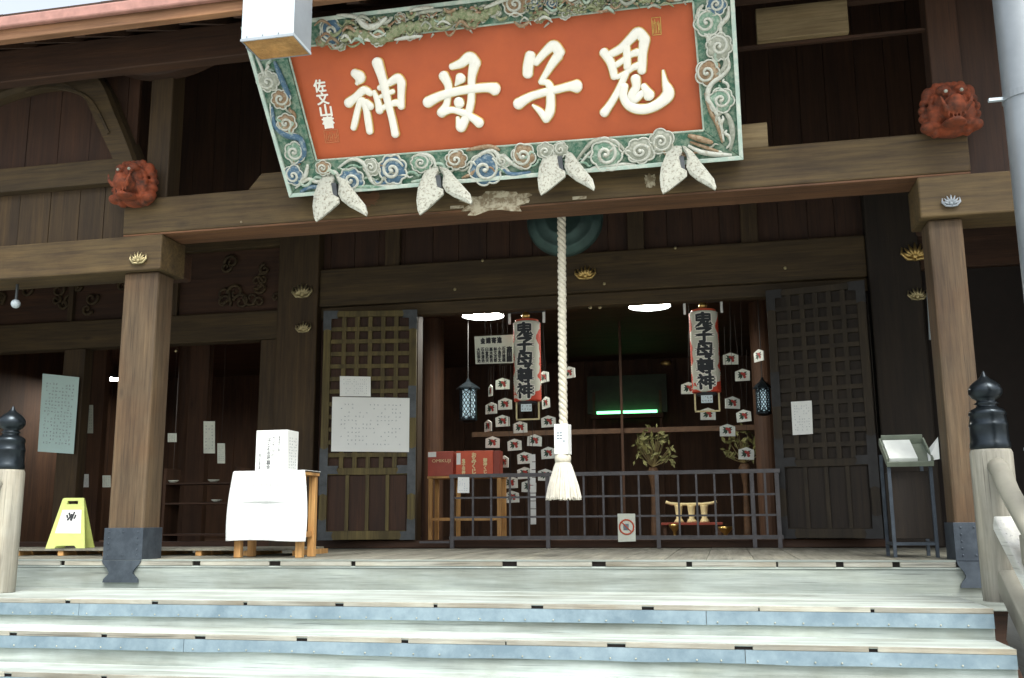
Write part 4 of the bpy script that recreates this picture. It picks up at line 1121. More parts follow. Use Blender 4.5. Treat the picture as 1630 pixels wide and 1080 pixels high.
bx0, bx1 = X_(407, 720, yt0+.04), X_(457, 720, yt0+.04); zb_t = Z_(432, 685, yt0+.04)
DB = thing('donation_box', ((bx0+bx1)/2, yt0+.14, zt+.009), 'white cardboard donation box with handwritten columns on the clothed table', 'box')
MB().box(bx0, bx1, yt0+.04, yt0+.24, zt+.009, zb_t).build('box_body', 'paper', DB, bevel=.003)
MB().box((bx0+bx1)/2-.05, (bx0+bx1)/2+.05, yt0+.13, yt0+.14, zb_t-.002, zb_t+.001).build('coin_slot', 'ink', DB)
bw = bx1-bx0; bh = zb_t-zt
for s_, u, za, zz_, wd in (('カンボジアの', .56, .84, .36, .040), ('子ども支援募金', .42, .80, .06, .050), ('鬼子母神', .14, .44, .05, .026), ('御浄財をお願い', .74, .86, .42, .02)):
    cxx = bx0+bw*(1-u) if False else bx0+bw*u
    text('box_writing', s_, 'ink', DB, cxx, yt0+.0385, zt+bh*(za+zz_)/2, w=wd*.75, h=bh*(za-zz_), bold=.006, vertical=True)
mb = MB()
mb = marks(mb, yt0+.07, yt0+.21, zt+.02, zb_t-.05, 4, 11, 0, 9)
mb.v = [Vector((bx1+.0015, v.x, v.z)) for v in mb.v]; mb.build('side_writing', 'ink_grey', DB, kind='stuff')

# ------------------------------------------------------------------ duckboard and caution sign in the left bay
dx0, dx1 = X_(-60, 885, .75), X_(505, 880, 1.2)
D_ = thing('duckboard', ((dx0+dx1)/2, 1, 0), 'low pale slatted duckboard along the floor in the left bay', 'duckboard')
for k in range(4): MB().box(dx0, dx1, .72+k*.16, .72+k*.16+.14, .040, .055).build('slat', 'floor_wood', D_)
x = dx0+.1
while x < dx1: MB().box(x, x+.05, .73, 1.33, .0, .039).build('cross_batten', 'pine_wood', D_); x += .42
sc0 = at(111, 885, .95); hS = Z_(118, 793, .95)-.056
SG = thing('caution_sign', (sc0.x, .95, .056), 'yellow folding caution sign with a taped white paper standing left of the post', 'sign')
def panel(sgn, name):
    mb = MB(); w0, w1 = .165, .09; lean = .10; n0 = 0
    def q(x, h, d=0): return (sc0.x+x, .95-sgn*(lean*(1-h/hS)+.008)-sgn*d, .056+h)
    outer = [(-w0, 0), (-w0*.55, 0), (-w0*.45, .025), (w0*.45, .025), (w0*.55, 0), (w0, 0), (w1, hS*.985), (w1*.9, hS), (-w1*.9, hS), (-w1, hS*.985)]
    # body below the grip hole, two cheeks beside it and the bar above
    hh0, hh1 = hS*.875, hS*.94; hw = .045
    def wat(h): return w0+(w1-w0)*h/hS
    polys = [[(-w0, 0), (-w0*.55, 0), (-w0*.45, .022), (w0*.45, .022), (w0*.55, 0), (w0, 0), (wat(hh0), hh0), (-wat(hh0), hh0)],
             [(-wat(hh0), hh0), (-hw, hh0), (-hw, hh1), (-wat(hh1), hh1)], [(hw, hh0), (wat(hh0), hh0), (wat(hh1), hh1), (hw, hh1)],
             [(-wat(hh1), hh1), (wat(hh1), hh1), (w1, hS*.99), (w1*.85, hS), (-w1*.85, hS), (-w1, hS*.99)]]
    for p in polys: mb.prism([q(x, h) for x, h in p], (0, sgn*.012, 0))
    rot_about(mb, (sc0.x, .95, 0), rad(14)); bmo = mb.build(name, 'sign_yellow', SG)
    return q
q = panel(1, 'front_panel'); panel(-1, 'back_panel')
mb = MB(); mb.prism([q(x, h, .0005) for x, h in ((-.105, hS*.30), (.11, hS*.29), (.085, hS*.76), (-.075, hS*.76))], (0, -.002, 0)); rot_about(mb, (sc0.x, .95, 0), rad(14)); pp = mb.build('taped_paper', 'paper', SG)
mb = MB()
for pts in ([(-.015, .70), (.0, .62), (-.02, .55)], [(.03, .72), (.02, .62), (.012, .54)], [(.008, .68), (.012, .60), (.006, .56)], [(-.03, .66), (-.022, .60)], [(.045, .66), (.036, .58)]):
    mb.tube([q(x, hS*h, .003) for x, h in pts], .008, 5)
rot_about(mb, (sc0.x, .95, 0), rad(14)); mb.build('printed_figure', 'ink', SG, kind='stuff')

# ------------------------------------------------------------------ notices
def notice(name, quad, y, label, cols, rows, seed, mat='paper', ink='ink_grey', size=.6, cat='notice', dens=.85, margin=.1, group=None, off=None):
    f = off or (lambda x, yy: at(x, yy, y))
    a, b_, c_, d_ = [f(*p) for p in quad]      # TL TR BR BL
    n = (b_-a).cross(d_-a).normalized()
    if n.y > 0: n = -n
    cen = (a+b_+c_+d_)/4
    mb = MB().prism([a, b_, c_, d_], -n*.003)
    o = mb.build(name, mat)
    # move origin to its centre
    me = o.data
    for v in me.vertices: v.co -= cen
    o.location = cen
    tag(o, label, cat, group)
    def bi(u, v): return a.lerp(b_, u).lerp(d_.lerp(c_, u), v)+n*.0012
    m2 = marks(MB(), margin, 1-margin, margin, 1-margin, cols, rows, 0, seed, size, dens)
    m2.v = [bi(v.x, v.z) for v in m2.v]
    if m2.f: m2.build('printed_lines', ink, o, kind='stuff')
    return o, bi, n
notice('paper_notice', [(68, 595), (126, 601), (117, 723), (60, 719)], W_Y-.1, 'tall pale blue notice with columns of print hanging in the left bay', 9, 18, 1, 'notice_cyan', ink='ink_grey', size=.6)
def on_door(left):
    sgn = -1 if left else 1; ang = ANG_L if left else ANG_R; hx = xo0 if left else xo1
    nrm = Vector((0, -1, 0)); nrm.rotate(Matrix.Rotation(sgn*-ang, 3, 'Z')); o = Vector((hx, W_Y-.09, 0))+nrm*.056
    def f(px, py):
        d = ray(px, py); return CAM+d*((o-CAM).dot(nrm)/d.dot(nrm))
    return f
notice('paper_notice', [(529, 632), (652, 634), (651, 720), (527, 719)], 0, 'wide white schedule sheet pinned on the left lattice door', 17, 11, 2, size=.42, dens=.55, ink='ink_grey', off=on_door(True))
notice('paper_notice', [(541, 599), (590, 600), (590, 631.5), (541, 631)], 0, 'small white sheet pinned on the left lattice door, just above the wide schedule', 12, 7, 3, size=.45, dens=.6, off=on_door(True))
notice('paper_notice', [(1259, 640), (1292, 638), (1294, 691), (1262, 693)], 0, 'white sheet pinned on the dark right lattice door', 7, 10, 4, size=.5, dens=.7, off=on_door(False))
bN, bi, n_ = notice('name_board', [(755, 536), (818, 533), (818, 578), (757, 580)], W_Y+.40, 'white board of brush-written names hanging left of the first red lantern', 1, 1, 5, 'aged_board', dens=0)
def on_board(s_, u0, u1, v0, v1, par=bN, vertical=False, bold=.02, mat='ink'):
    ft = {.035: .004, .04: .005, .012: .0022}.get(bold, .002)
    def fn(x, z): return bi(x, z)
    return text('board_writing', s_, mat, par, 0, 0, 0, w=u1-u0, h=v1-v0, fat=ft, fn_normal=n_, vertical=vertical, fn=lambda x, z: bi((u0+u1)/2+x, (v0+v1)/2-z))
for k, chx in enumerate('金講寄進'): on_board(chx, .16+.14*k, .27+.14*k, .07, .27, bold=.035)
on_board('高田講', .82, .95, .42, .95, vertical=True, bold=.04)
for k, s_ in enumerate(('大田幸治', '石本清治', '臼倉武夫', '高木新吉', '林文次郎', '小島安太', '石井信雄')): on_board(s_, .05+.108*k, .135+.108*k, .42, .95, vertical=True, bold=.012)
p = at(790, 533, W_Y+.40)
for dx in (-.12, .12): MB().tube([(p.x+dx, W_Y+.402, p.z-.005), (p.x+dx, W_Y+.402, zi-.002)], .003, 5).build('hanging_cord', 'cord', bN)

# ------------------------------------------------------------------ barrier grille in the doorway
yg = W_Y-.20
gx0, gx1 = X_(719, 810, yg), X_(1241, 810, yg); gz0, gz1 = .05, Z_(980, 757, yg)
GR = thing('barrier_grille', ((gx0+gx1)/2, yg, 0), 'low dark metal grille closing off the open doorway', 'barrier')
for px in (720, 872, 1047, 1199, 1239):
    X0 = X_(px, 810, yg); MB().box(X0-.018, X0+.018, yg-.016, yg+.016, .0, gz1-.001).build('post', 'rail_metal', GR)
MB().box(gx0-.02, gx1+.02, yg-.02, yg+.02, gz1, gz1+.035).build('top_rail', 'rail_metal', GR)
MB().box(gx0-.02, gx1+.02, yg-.014, yg+.014, Z_(980, 859, yg), Z_(980, 853, yg)).build('bottom_rail', 'rail_metal', GR)
for py in (790, 822):
    zz = Z_(980, py, yg); MB().box(gx0, gx1, yg-.008, yg+.008, zz-.009, zz+.009).build('cross_bar', 'rail_metal', GR)
for px in (753, 782, 812, 842, 904, 930, 961, 990, 1018, 1081, 1110, 1139, 1166, 1220):
    X0 = X_(px, 810, yg); MB().box(X0-.009, X0+.009, yg-.010, yg+.006, Z_(980, 853, yg), gz1-.001).build('upright_bar', 'rail_metal', GR)
X0 = gx0-.02; MB().box(X0-.3, X0, yg-.006, yg+.006, .05, .07).build('foot_bar', 'rail_metal', GR)
notice('white_card', [(729, 760), (747, 760), (747, 785), (728, 785)], yg-.024, 'small white card hung on the grille below the red fortune box', 4, 7, 8, ink='ink_blue', size=.5, dens=.6)
o, b2, n2 = notice('prohibition_sign', [(983, 818), (1011, 818), (1012, 862), (984, 863)], yg-.024, 'grey white prohibition sign with a red ring hung low on the grille', 1, 1, 8, 'aged_board', dens=0)
cc = b2(.5, .48); mb = MB()
rr = [(cc+Vector((math.cos(a)*.065, -.001, math.sin(a)*.065))) for a in [2*PI*k/28 for k in range(29)]]
mb.tube(rr, .008, 6); mb.tube([cc+Vector((-.045, -.001, .045)), cc+Vector((.045, -.001, -.045))], .006, 6); mb.build('red_ring', 'box_red', o, smooth=True, kind='stuff')
mb = MB(); mb.box(cc.x-.03, cc.x+.02, cc.y+.0005, cc.y+.001, cc.z-.03, cc.z+.03); mb.build('printed_symbol', 'ink_grey', o)

# ------------------------------------------------------------------ fortune boxes on their stand
ys = W_Y+.22
tx0, tx1 = X_(682, 757, ys), X_(797, 757, ys); tz = Z_(740, 757.5, ys)
FS = thing('fortune_stand', ((tx0+tx1)/2, ys+.12, 0), 'plain pine stand behind the left end of the grille carrying two red boxes', 'stand')
for xx in (tx0, (tx0+X_(718, 757, ys))/2+.11, tx1-.04):
    for yy in (ys, ys+.22): MB().box(xx, xx+.04, yy, yy+.04, .0, tz-.025).build('leg', 'pine_wood', FS, bevel=.003)
MB().box(tx0-.01, tx1+.01, ys-.01, ys+.27, tz-.024, tz-.001).build('top', 'pine_wood', FS, bevel=.003)
zz = Z_(700, 827, ys); MB().box(tx0+.04, tx1-.04, ys+.01, ys+.03, zz-.015, zz+.015).build('stretcher', 'pine_wood', FS)
a0, a1, _, az = rect(681, 719, 721, 755, ys)
B1 = thing('fortune_box', ((a0+a1)/2, ys+.08, tz), 'smaller dull red fortune-slip box with gold roman letters and a white tab', 'box', 'red fortune boxes')
MB().box(a0, a1, ys, ys+.2, tz, az).build('box_body', 'box_dark_red', B1, bevel=.004)
text('box_lettering', 'OMIKUJI', 'cream_ink', B1, (a0+a1)/2+.01, ys-.0015, tz+(az-tz)*.60, w=(a1-a0)*.74, h=(az-tz)*.17, bold=.0)
MB().box(a0+.004, a0+.088, ys-.004, ys-.001, az-.055, az-.004).build('white_tab', 'paper', B1)
a0, a1, _, az = rect(726, 718, 785, 757, ys)
B2 = thing('fortune_box', ((a0+a1)/2, ys+.08, tz), 'larger bright red fortune-slip box with cream brush writing in three columns', 'box', 'red fortune boxes')
MB().box(a0, a1, ys-.01, ys+.14, tz, az).build('box_body', 'box_red', B2, bevel=.004)
MB().box(a1+.001, a1+.07, ys-.005, ys+.135, tz, az-.003).build('side_compartment', 'box_side_red', B2, bevel=.003)
bw, bh = a1-a0, az-tz
text('box_lettering', 'おみくじ', 'cream_ink', B2, a0+bw*.49, ys-.0115, tz+bh*.49, w=bw*.115, h=bh*.86, fat=.003, vertical=True)
text('box_lettering', '鬼子母神', 'cream_ink', B2, a0+bw*.21, ys-.0115, tz+bh*.37, w=bw*.09, h=bh*.62, fat=.002, vertical=True)
text('box_lettering', '御神くじ', 'cream_ink', B2, a0+bw*.79, ys-.0115, tz+bh*.38, w=bw*.10, h=bh*.62, fat=.002, vertical=True)
MB().box(a0+.008, a0+.05, ys-.014, ys-.011, tz+bh*.45, tz+bh*.92).build('white_tab', 'paper', B2)

# ------------------------------------------------------------------ long paper lanterns
def lantern_mat():
    mt, t, b = _new('lantern_paper')
    tc = t.nodes.new('ShaderNodeTexCoord'); sp = t.nodes.new('ShaderNodeSeparateXYZ'); t.links.new(tc.outputs['Object'], sp.inputs[0])
    def mth(op, a, b_=None, c=None):
        n = t.nodes.new('ShaderNodeMath'); n.operation = op
        for i, v in enumerate((a, b_, c)):
            if v is None: continue
            if isinstance(v, (int, float)): n.inputs[i].default_value = v
            else: t.links.new(v, n.inputs[i])
        return n.outputs[0]
    n = t.nodes.new('ShaderNodeTexNoise'); n.inputs['Scale'].default_value = 9; n.inputs['Detail'].default_value = 1
    t.links.new(tc.outputs['Object'], n.inputs['Vector'])
    ax = mth('DIVIDE', mth('ABSOLUTE', sp.outputs[0]), .142)
    az = mth('DIVIDE', mth('ABSOLUTE', mth('SUBTRACT', sp.outputs[2], .46)), .47)
    ax3 = mth('MULTIPLY', mth('POWER', ax, 3.0), .72); az3 = mth('MULTIPLY', mth('POWER', az, 6.0), .62)
    sm = mth('ADD', mth('ADD', ax3, az3), mth('MULTIPLY', mth('SUBTRACT', n.outputs['Fac'], .5), 1.5))
    sm2 = mth('GREATER_THAN', sm, .56)
    m0 = mix(t, sm2, (.62, .64, .54), (.58, .06, .025))
    t.links.new(m0, b.inputs['Base Color']); b.inputs['Roughness'].default_value = .7
    MATS['lantern_paper'] = mt
lantern_mat()
def lantern(px, py0, py1, y, label, hpx=22):
    c0, c1 = at(px, py1, y), at(px, py0, y); H = c1.z-c0.z; r = .142
    L = thing('paper_lantern', c0, label, 'lantern', 'long red and white paper lanterns')
    o = bpy.data.objects.new('x', None)
    prof = [(.10, 0), (r*.94, .002)]
    nr = 30
    for k in range(nr+1):
        z = .01+(H-.02)*k/nr; prof.append((r, z)); 
        if k < nr: prof.append((r-.004, z+(H-.02)/nr*.5))
    prof += [(r*.94, H-.002), (.10, H)]
    mb = MB().lathe((c0.x, y, c0.z), prof, 40); mb.build('lantern_shade', 'lantern_paper', L, smooth=True)
    MB().lathe((c0.x, y, c1.z), [(.10, .0), (.12, .004), (.12, .022), (.10, .026)], 28).build('top_ring', 'box_red', L, smooth=False)
    for k, chx in enumerate('鬼子母尊神'):
        text('lantern_character', chx, 'ink', L, c0.x, y, c1.z-H*(.12+.19*k), w=.175, h=H*.178, fat=.008, wrap=r, lift=.004)
        text('character_halo', chx, 'letter_white', L, c0.x, y, c1.z-H*(.12+.19*k), w=.175, h=H*.178, fat=.017, wrap=r)
    MB().ball((c0.x, y-.06, c1.z+.06), .042, 14, 9).build('brass_knob', 'brass', L, smooth=True)
    MB().tube([(c0.x, y, c1.z+.02), (c0.x, y, zl0+.05)], .006, 6).build('hanging_hook', 'door_metal', L)
    for sg in (-1, 1): MB().box(c0.x+sg*.18-.012, c0.x+sg*.18+.012, y-.02, y+.0, c1.z-.01, c1.z+.10).build('hanger_strap', 'paper', L)
    MB().box(c0.x-.19, c0.x+.19, y-.015, y+.015, c1.z+.101, c1.z+.12).build('hanger_bar', 'door_metal', L)
    # base frame with a slip below
    for sg in (-1, 1): MB().box(c0.x+sg*.115-.008, c0.x+sg*.115+.008, y-.008, y+.008, c0.z-.17, c0.z-.001).build('base_leg', 'old_gold', L)
    MB().box(c0.x-.12, c0.x+.12, y-.01, y+.01, c0.z-.186, c0.z-.171).build('base_bar', 'old_gold', L)
    MB().box(c0.x-.055, c0.x+.055, y-.075, y-.07, c0.z-.105, c0.z-.03).build('name_slip', 'lantern_pane', L)
    MB().lathe((c0.x, y, c0.z-.03), [(.08, 0), (.10, .01), (.10, .029)], 24).build('lower_ring', 'ink', L)
    mb = MB(); marks(mb, c0.x-.05, c0.x+.05, c0.z-.1, c0.z-.035, 4, 2, y-.0765, int(px)); mb.build('slip_writing', 'ink', L, kind='stuff')
yl = W_Y+.30
lantern(840, 514, 640, yl, 'tall red and white paper lantern hanging just right of the white name board')
lantern(1125, 498, 626, yl, 'tall red and white paper lantern hanging near the right lattice door')

# ------------------------------------------------------------------ votive plaques with pomegranates
def make_ema(c, label, cut=1.0):
    E_ = thing('votive_plaque', c, label, 'votive plaque', 'house-shaped votive plaques with painted pomegranates')
    w, h = .076, .062
    def q(x, z, y): return (c.x+x, c.y+y, c.z+z)
    MB().prism([q(-w, -h, -.005), (c.x+w, c.y-.005, c.z-h), q(w, h*.55, -.005), q(0, h, -.005), q(-w, h*.55, -.005)], (0, .01, 0)).build('board', 'ema_wood', E_)
    mb = MB()
    for x, z, r in ((.016, .004, .020), (-.006, .014, .015), (.022, -.022, .016)): mb.ball(q(x, z, -.005), (r, .003, r), 8, 4)
    mb.build('painted_fruit', 'ema_red', E_)
    mb = MB()
    for a, L in ((2.5, .058), (3.1, .05), (3.7, .060), (4.2, .05), (.6, .055), (.1, .05), (5.5, .05)):
        ca, sa = math.cos(a), math.sin(a)
        mb.prism([q(0, 0, -.0062), q(ca*L*.5-sa*.012, sa*L*.5+ca*.012, -.0062), q(ca*L, sa*L, -.0062), q(ca*L*.5+sa*.012, sa*L*.5-ca*.012, -.0062)], (0, .001, 0))
    mb.build('painted_leaves', 'ema_green', E_)
    MB().tube([q(0, h*.9, .0), q(0, zi-c.z-.002, 0)], .0018, 4).build('cord', 'cord', E_)
    return E_
emaL = [(800, 611, 'topmost, upper left of the left cluster', 0), (781, 622, 'turned edge-on at the far upper left of the left cluster', 62), (782, 650, 'second row far left of the left cluster, dull', 25), (804, 643, 'second row beside the left lantern', 5),
 (800, 670, 'third row left of the left lantern foot', -8), (777, 678, 'far left above the red boxes, half turned', 48), (828, 680, 'just below the left lantern foot', 5), (873, 671, 'right of the left lantern foot beside the rope', -5),
 (866, 600, 'peeping from behind the right side of the left lantern', 40), (869, 641, 'half turned beside the lower right of the left lantern', 50), (784, 704, 'just above the bright red box, dim', 0), (819, 708, 'fourth row in the middle of the left cluster', 6),
 (851, 701, 'fourth row right of the middle, near the rope', -4), (873, 721, 'beside the wooden sleeve of the rope', 4), (803, 735, 'half turned beside the red box side', 45), (835, 729, 'fifth row left of the paper strip', 0),
 (835, 753, 'touching the grille top, left of the rope tassel', -6), (868, 756, 'partly behind the rope tassel', 0), (813, 768, 'behind the grille top, lower left', 8), (842, 774, 'behind the grille near the paper strip', -6), (815, 791, 'lowest of the left cluster behind the grille', 0), (906, 593, 'right of the rope, alone and high', 30)]
emaR = [(1163, 571, 'right of the right lantern, level with its middle', 5), (1182, 597, 'highest but one, right of the right lantern', 18), (1096, 618, 'peeping out left of the right lantern', 10), (1166, 641, 'right of the right lantern foot', -20), (1184, 662, 'left of the lattice lamp', 20), (1158, 685, 'lower, beside the hanging gilt ornament', 0), (1127, 659, 'straight below the right lantern foot', 0), (1208, 566, 'far right by the door jamb, half turned', 55), (1188, 722, 'lowest right, just above the grille', 0)]
ema0 = None
for lst, side in ((emaL, 'left'), (emaR, 'right')):
    for i, (px, py, lab, rz) in enumerate(lst):
        yy = W_Y+(.62 if i % 2 else .70)+(.04 if i % 3 else 0)
        c = at(px, py, yy)
        lab = 'votive plaque, '+lab
        if ema0 is None: ema0 = make_ema(c, lab); ema0_z = c.z
        else: dup(ema0, c, lab, rad(-rz)).rotation_euler.y = random.uniform(-.06, .06)

# ------------------------------------------------------------------ lamps inside
def ceil_lamp(px, py, wpx, y, label):
    c = at(px, py, y); r = wpx/2*(at(px+50, py, y)-at(px-50, py, y)).length/100
    L = thing('ceiling_lamp', (c.x, y, zi), label, 'lamp', 'round lit lamps under the hall ceiling')
    MB().lathe((c.x, y, c.z), [(.012, .004), (.02, .010), (r*.5, .014), (r*.9, .020), (r*.97, .024), (r*.95, .034)], 32).build('glowing_shade', 'lamp_glow', L, smooth=True)
    MB().lathe((c.x, y, c.z), [(r*.99, .037), (r*.5, .075), (.03, .09)], 32).build('lamp_cap', 'door_metal', L, smooth=True)
    MB().lathe((c.x, y, c.z), [(r*.985, .036), (r*.985, .008), (r*1.0, .007), (r*1.0, .0365)], 32).build('lamp_rim', 'door_metal', L, smooth=False)
    MB().tube([(c.x, y, c.z+.09), (c.x, y, zi-.001)], .008, 6).build('stem', 'door_metal', L)
ceil_lamp(769, 505, 66, W_Y+1.0, 'lit round ceiling lamp left of the first red lantern')
ceil_lamp(1034, 490, 68, W_Y+1.0, 'lit round ceiling lamp between the two red lanterns')
ceil_lamp(172, 605, 44, W_Y+3.2, 'small lit lamp deep in the left bay, half behind the porch post')
# globe lamp under the left tie beam
c = at(25, 484, .12); L = thing('globe_lamp', (c.x, .12, zt0), 'small pale round lamp under the left tie beam', 'lamp')
MB().ball(c, .037, 16, 10).build('globe', 'box_white_metal', L, smooth=True)
MB().tube([(c.x, .12, c.z+.034), (c.x, .12, zt0)], .011, 8).build('stem', 'door_metal', L)
# lattice hanging lamps
def lattice_lamp(px, py0, py1, y, label, wpx=20):
    c0, c1 = at(px, py1, y), at(px, py0, y); r = wpx*.5*(c1-at(px+100, py0, y)).length/100; H = c1.z-c0.z
    L = thing('lattice_lamp', c0, label, 'hanging lamp', 'hexagonal lattice hanging lamps')
    MB().lathe((c0.x, y, c0.z), [(r*.86, .01), (r*.86, H-.01)], 6).build('lamp_pane', 'lamp_pane_daylight', L)
    hexp = [(c0.x+math.cos(k*PI/3)*r, y+math.sin(k*PI/3)*r) for k in range(6)]
    mb = MB()
    for k in range(6):
        (x0, y0), (x1, y1) = hexp[k], hexp[(k+1) % 6]
        for sg in (0, 1):
            for q_ in range(-3, 6):
                u0, u1 = 0, 1; z0, z1 = q_/5*H, (q_/5+.45)*H
                if sg: z0, z1 = z1, z0
                a = Vector((x0, y0, c0.z+min(max(z0, 0), H))); b_ = Vector((x1, y1, c0.z+min(max(z1, 0), H)))
                if (a-b_).length > .01 and not (z0 < 0 and z1 < 0) and not (z0 > H and z1 > H): mb.tube([a, b_], .0045, 4)
    mb.build('lattice', 'finial_metal', L, kind='stuff')
    for k in range(6): MB().tube([(*hexp[k], c0.z), (*hexp[k], c1.z)], .007, 6).build('corner_post', 'finial_metal', L)
    MB().lathe((c0.x, y, c1.z), [(r*1.5, 0), (r*1.45, .012), (r*.9, .05), (r*.3, .085), (.012, .12)], 6).build('lamp_roof', 'finial_metal', L)
    MB().lathe((c0.x, y, c0.z-.035), [(r*.6, 0), (r*1.15, .02), (r*1.15, .034)], 6).build('lamp_base', 'finial_metal', L)
    MB().tube([(c0.x, y, c1.z+.12), (c0.x, y, zi-.001)], .005, 6).build('chain', 'shade_dark_metal', L)
lattice_lamp(745, 620, 668, W_Y+1.2, 'hexagonal lattice hanging lamp above the dull red box', 26)
lattice_lamp(1216, 619, 657, W_Y+1.2, 'hexagonal lattice hanging lamp beside the right door jamb', 22)

# ------------------------------------------------------------------ altar things deep inside
ya = W_Y+5.2
X0, X1, Z0, Z1 = rect(945, 626, 1048, 658, ya)
N_ = thing('lit_niche', ((X0+X1)/2, ya, 0), 'altar screen panel lit green by a fluorescent tube', 'niche')
MB().box(X0-.12, X1+.12, ya+.2, ya+.24, Z0+.02, Z1+.30).build('back_panel', 'green_back', N_)
MB().box(X0-.06, X1+.06, ya+.1, ya+.3, Z0-.06, Z0).build('shelf', 'inner_wood_x', N_)
MB().tube([(X0+.03, ya+.12, Z0+.03), (X1-.03, ya+.12, Z0+.03)], .022, 10).build('fluorescent_tube', 'tube_green', N_, smooth=True)
for xx in (X0-.04, X1+.0): MB().box(xx, xx+.04, ya+.18, ya+.26, .002, Z1+.05).build('side_upright', 'inner_wood_z', N_)
def bouquet(px0, py0, px1, py1, y, n, label, seed, name='gilded_bouquet'):
    a, b_ = at(px0, py1, y), at(px1, py0, y); r = random.Random(seed); cx = (a.x+b_.x)/2; w = (b_.x-a.x)/2; h = b_.z-a.z
    B_ = thing(name, (cx, y, a.z), label, 'flowers')
    mb = MB(); stem = MB()
    for k in range(n):
        u = r.uniform(-1, 1); v = r.uniform(.25, 1); p = Vector((cx+u*w*.85, y+r.uniform(-.12, .12), a.z+h*v*(1-.25*u*u)))
        an = r.uniform(0, 2*PI); s_ = r.uniform(.03, .06)
        d = Vector((math.cos(an), r.uniform(-.5, .1), math.sin(an)*.8)).normalized(); e = Vector((-d.z, 0, d.x))
        mb.add([p, p+d*s_+e*s_*.4, p+d*s_*2, p+d*s_-e*s_*.4+Vector((0, -.01, 0))], [(0, 1, 2), (0, 2, 3)])
        if k % 4 == 0: stem.tube([(cx, y, a.z+.03), p.lerp(Vector((cx, y, a.z)), .4), p], .005, 4)
    mb.build('leaves', 'dim_gilt', B_, kind='stuff'); stem.build('stems', 'old_gold', B_, kind='stuff')
    MB().lathe((cx, y, .001), [(.07, 0), (.05, .1), (.03, a.z-.25), (.05, a.z-.12), (.08, a.z-.04), (.05, a.z+.02)], 16).build('vase', 'rail_brown', B_, smooth=True)
bouquet(1005, 678, 1072, 748, W_Y+3.0, 120, 'gilded lotus bouquet in the dim hall left of the red lantern line', 1)
bouquet(1150, 682, 1218, 742, W_Y+3.0, 80, 'gilded ornament bunch in the dim hall on the right', 2)
ot = W_Y+2.2
a0, a1 = X_(1052, 825, ot), X_(1150, 825, ot); za = Z_(1100, 832, ot)
AT = thing('offering_table', ((a0+a1)/2, ot+.2, 0), 'low red lacquered offering table behind the grille', 'table')
MB().box(a0, a1, ot, ot+.4, za-.03, za).build('table_top', 'box_side_red', AT, bevel=.004)
for xx in (a0+.02, a1-.06):
    for yy in (ot+.02, ot+.34): MB().box(xx, xx+.04, yy, yy+.04, .0, za-.031).build('leg', 'inner_wood_z', AT)
CE = thing('gilt_stand', ((a0+a1)/2, ot+.1, za), 'gilt upturned offering tray on the low red table', 'stand')
w = (a1-a0)*.42; cx = (a0+a1)/2; zt_ = Z_(1100, 803, ot)
MB().tube([(cx-w, ot+.1, zt_+.03), (cx-w*.8, ot+.1, zt_+.01), (cx-w*.4, ot+.1, zt_), (cx+w*.4, ot+.1, zt_), (cx+w*.8, ot+.1, zt_+.01), (cx+w, ot+.1, zt_+.03)], .018, 8).build('tray', 'cream_ink', CE, smooth=True)
for dx in (-.5, 0, .5): MB().lathe((cx+dx*w, ot+.1, za+.001), [(.06, 0), (.05, .02), (.03, .05), (.045, zt_-za-.03), (.05, zt_-za-.012)], 14).build('foot', 'cream_ink', CE, smooth=True)
for px, py, s_ in ((1074, 842, 1), (1155, 846, 1.25)):
    c = at(px, py, W_Y+1.9); O = thing('brass_bowl', (c.x, W_Y+1.9, 0), 'small brass offering bowl on a stem '+('left of centre' if px < 1100 else 'at the right')+' behind the grille', 'bowl', 'brass bowls behind the grille')
    MB().lathe((c.x, W_Y+1.9, 0), [(.05*s_, .001), (.04*s_, .02), (.015*s_, .05), (.02*s_, c.z-.03), (.06*s_, c.z+.02), (.065*s_, c.z+.05), (.055*s_, c.z+.05), (.02*s_, c.z+.01)], 18).build('bowl', 'brass', O, smooth=True)
c = at(1060, 578, W_Y+5.9); MB().ball(c, (.09, .03, .05), 12, 6).build('gilded_crest', 'gold', T, smooth=True)
# narrow hanging strip with ruled lines
c0, c1 = at(849, 835, W_Y+.5), at(847, 720, W_Y+.5)
HS = thing('paper_strip', c0, 'long narrow ruled white strip hanging behind the grille left of the tassel', 'paper strip')
k0 = c0.z
while k0 < c1.z-.04:
    MB().box(c0.x-.028, c0.x+.028, W_Y+.5, W_Y+.503, k0, k0+.072).build('leaf', 'paper', HS); k0 += .079
MB().tube([(c0.x, W_Y+.504, c0.z+.001), (c0.x, W_Y+.504, zi-.002)], .003, 4).build('cord', 'cord', HS)
# small framed papers and slips in the dark of the left bay
for (x0, y0, x1, y1, lab, mt_) in ((137, 645, 148, 690, 'narrow faded picture strip right of the tall notice', 'aged_board'), (324, 671, 342, 722, 'faded hanging picture in the left bay, upper right one of two', 'aged_board'), (346, 706, 358, 738, 'smaller faded slip below and right of the hanging picture', 'aged_board'), (130, 755, 141, 776, 'small white card low beside the caution sign', 'paper'), (163, 757, 176, 776, 'small cream card close left of the porch post', 'aged_board'), (267, 690, 281, 704, 'small pale card just right of the porch post', 'aged_board')):
    o, b3, n3 = notice('paper_slip', [(x0, y0), (x1, y0), (x1, y1), (x0, y1)], W_Y+.35, lab, 3, 8, x0, mt_, size=.5, cat='slip')
    p = b3(.5, .02); MB().tube([p+Vector((0, .003, 0)), Vector((p.x, p.y+.003, zi-.002))], .002, 4).build('cord', 'cord', o)
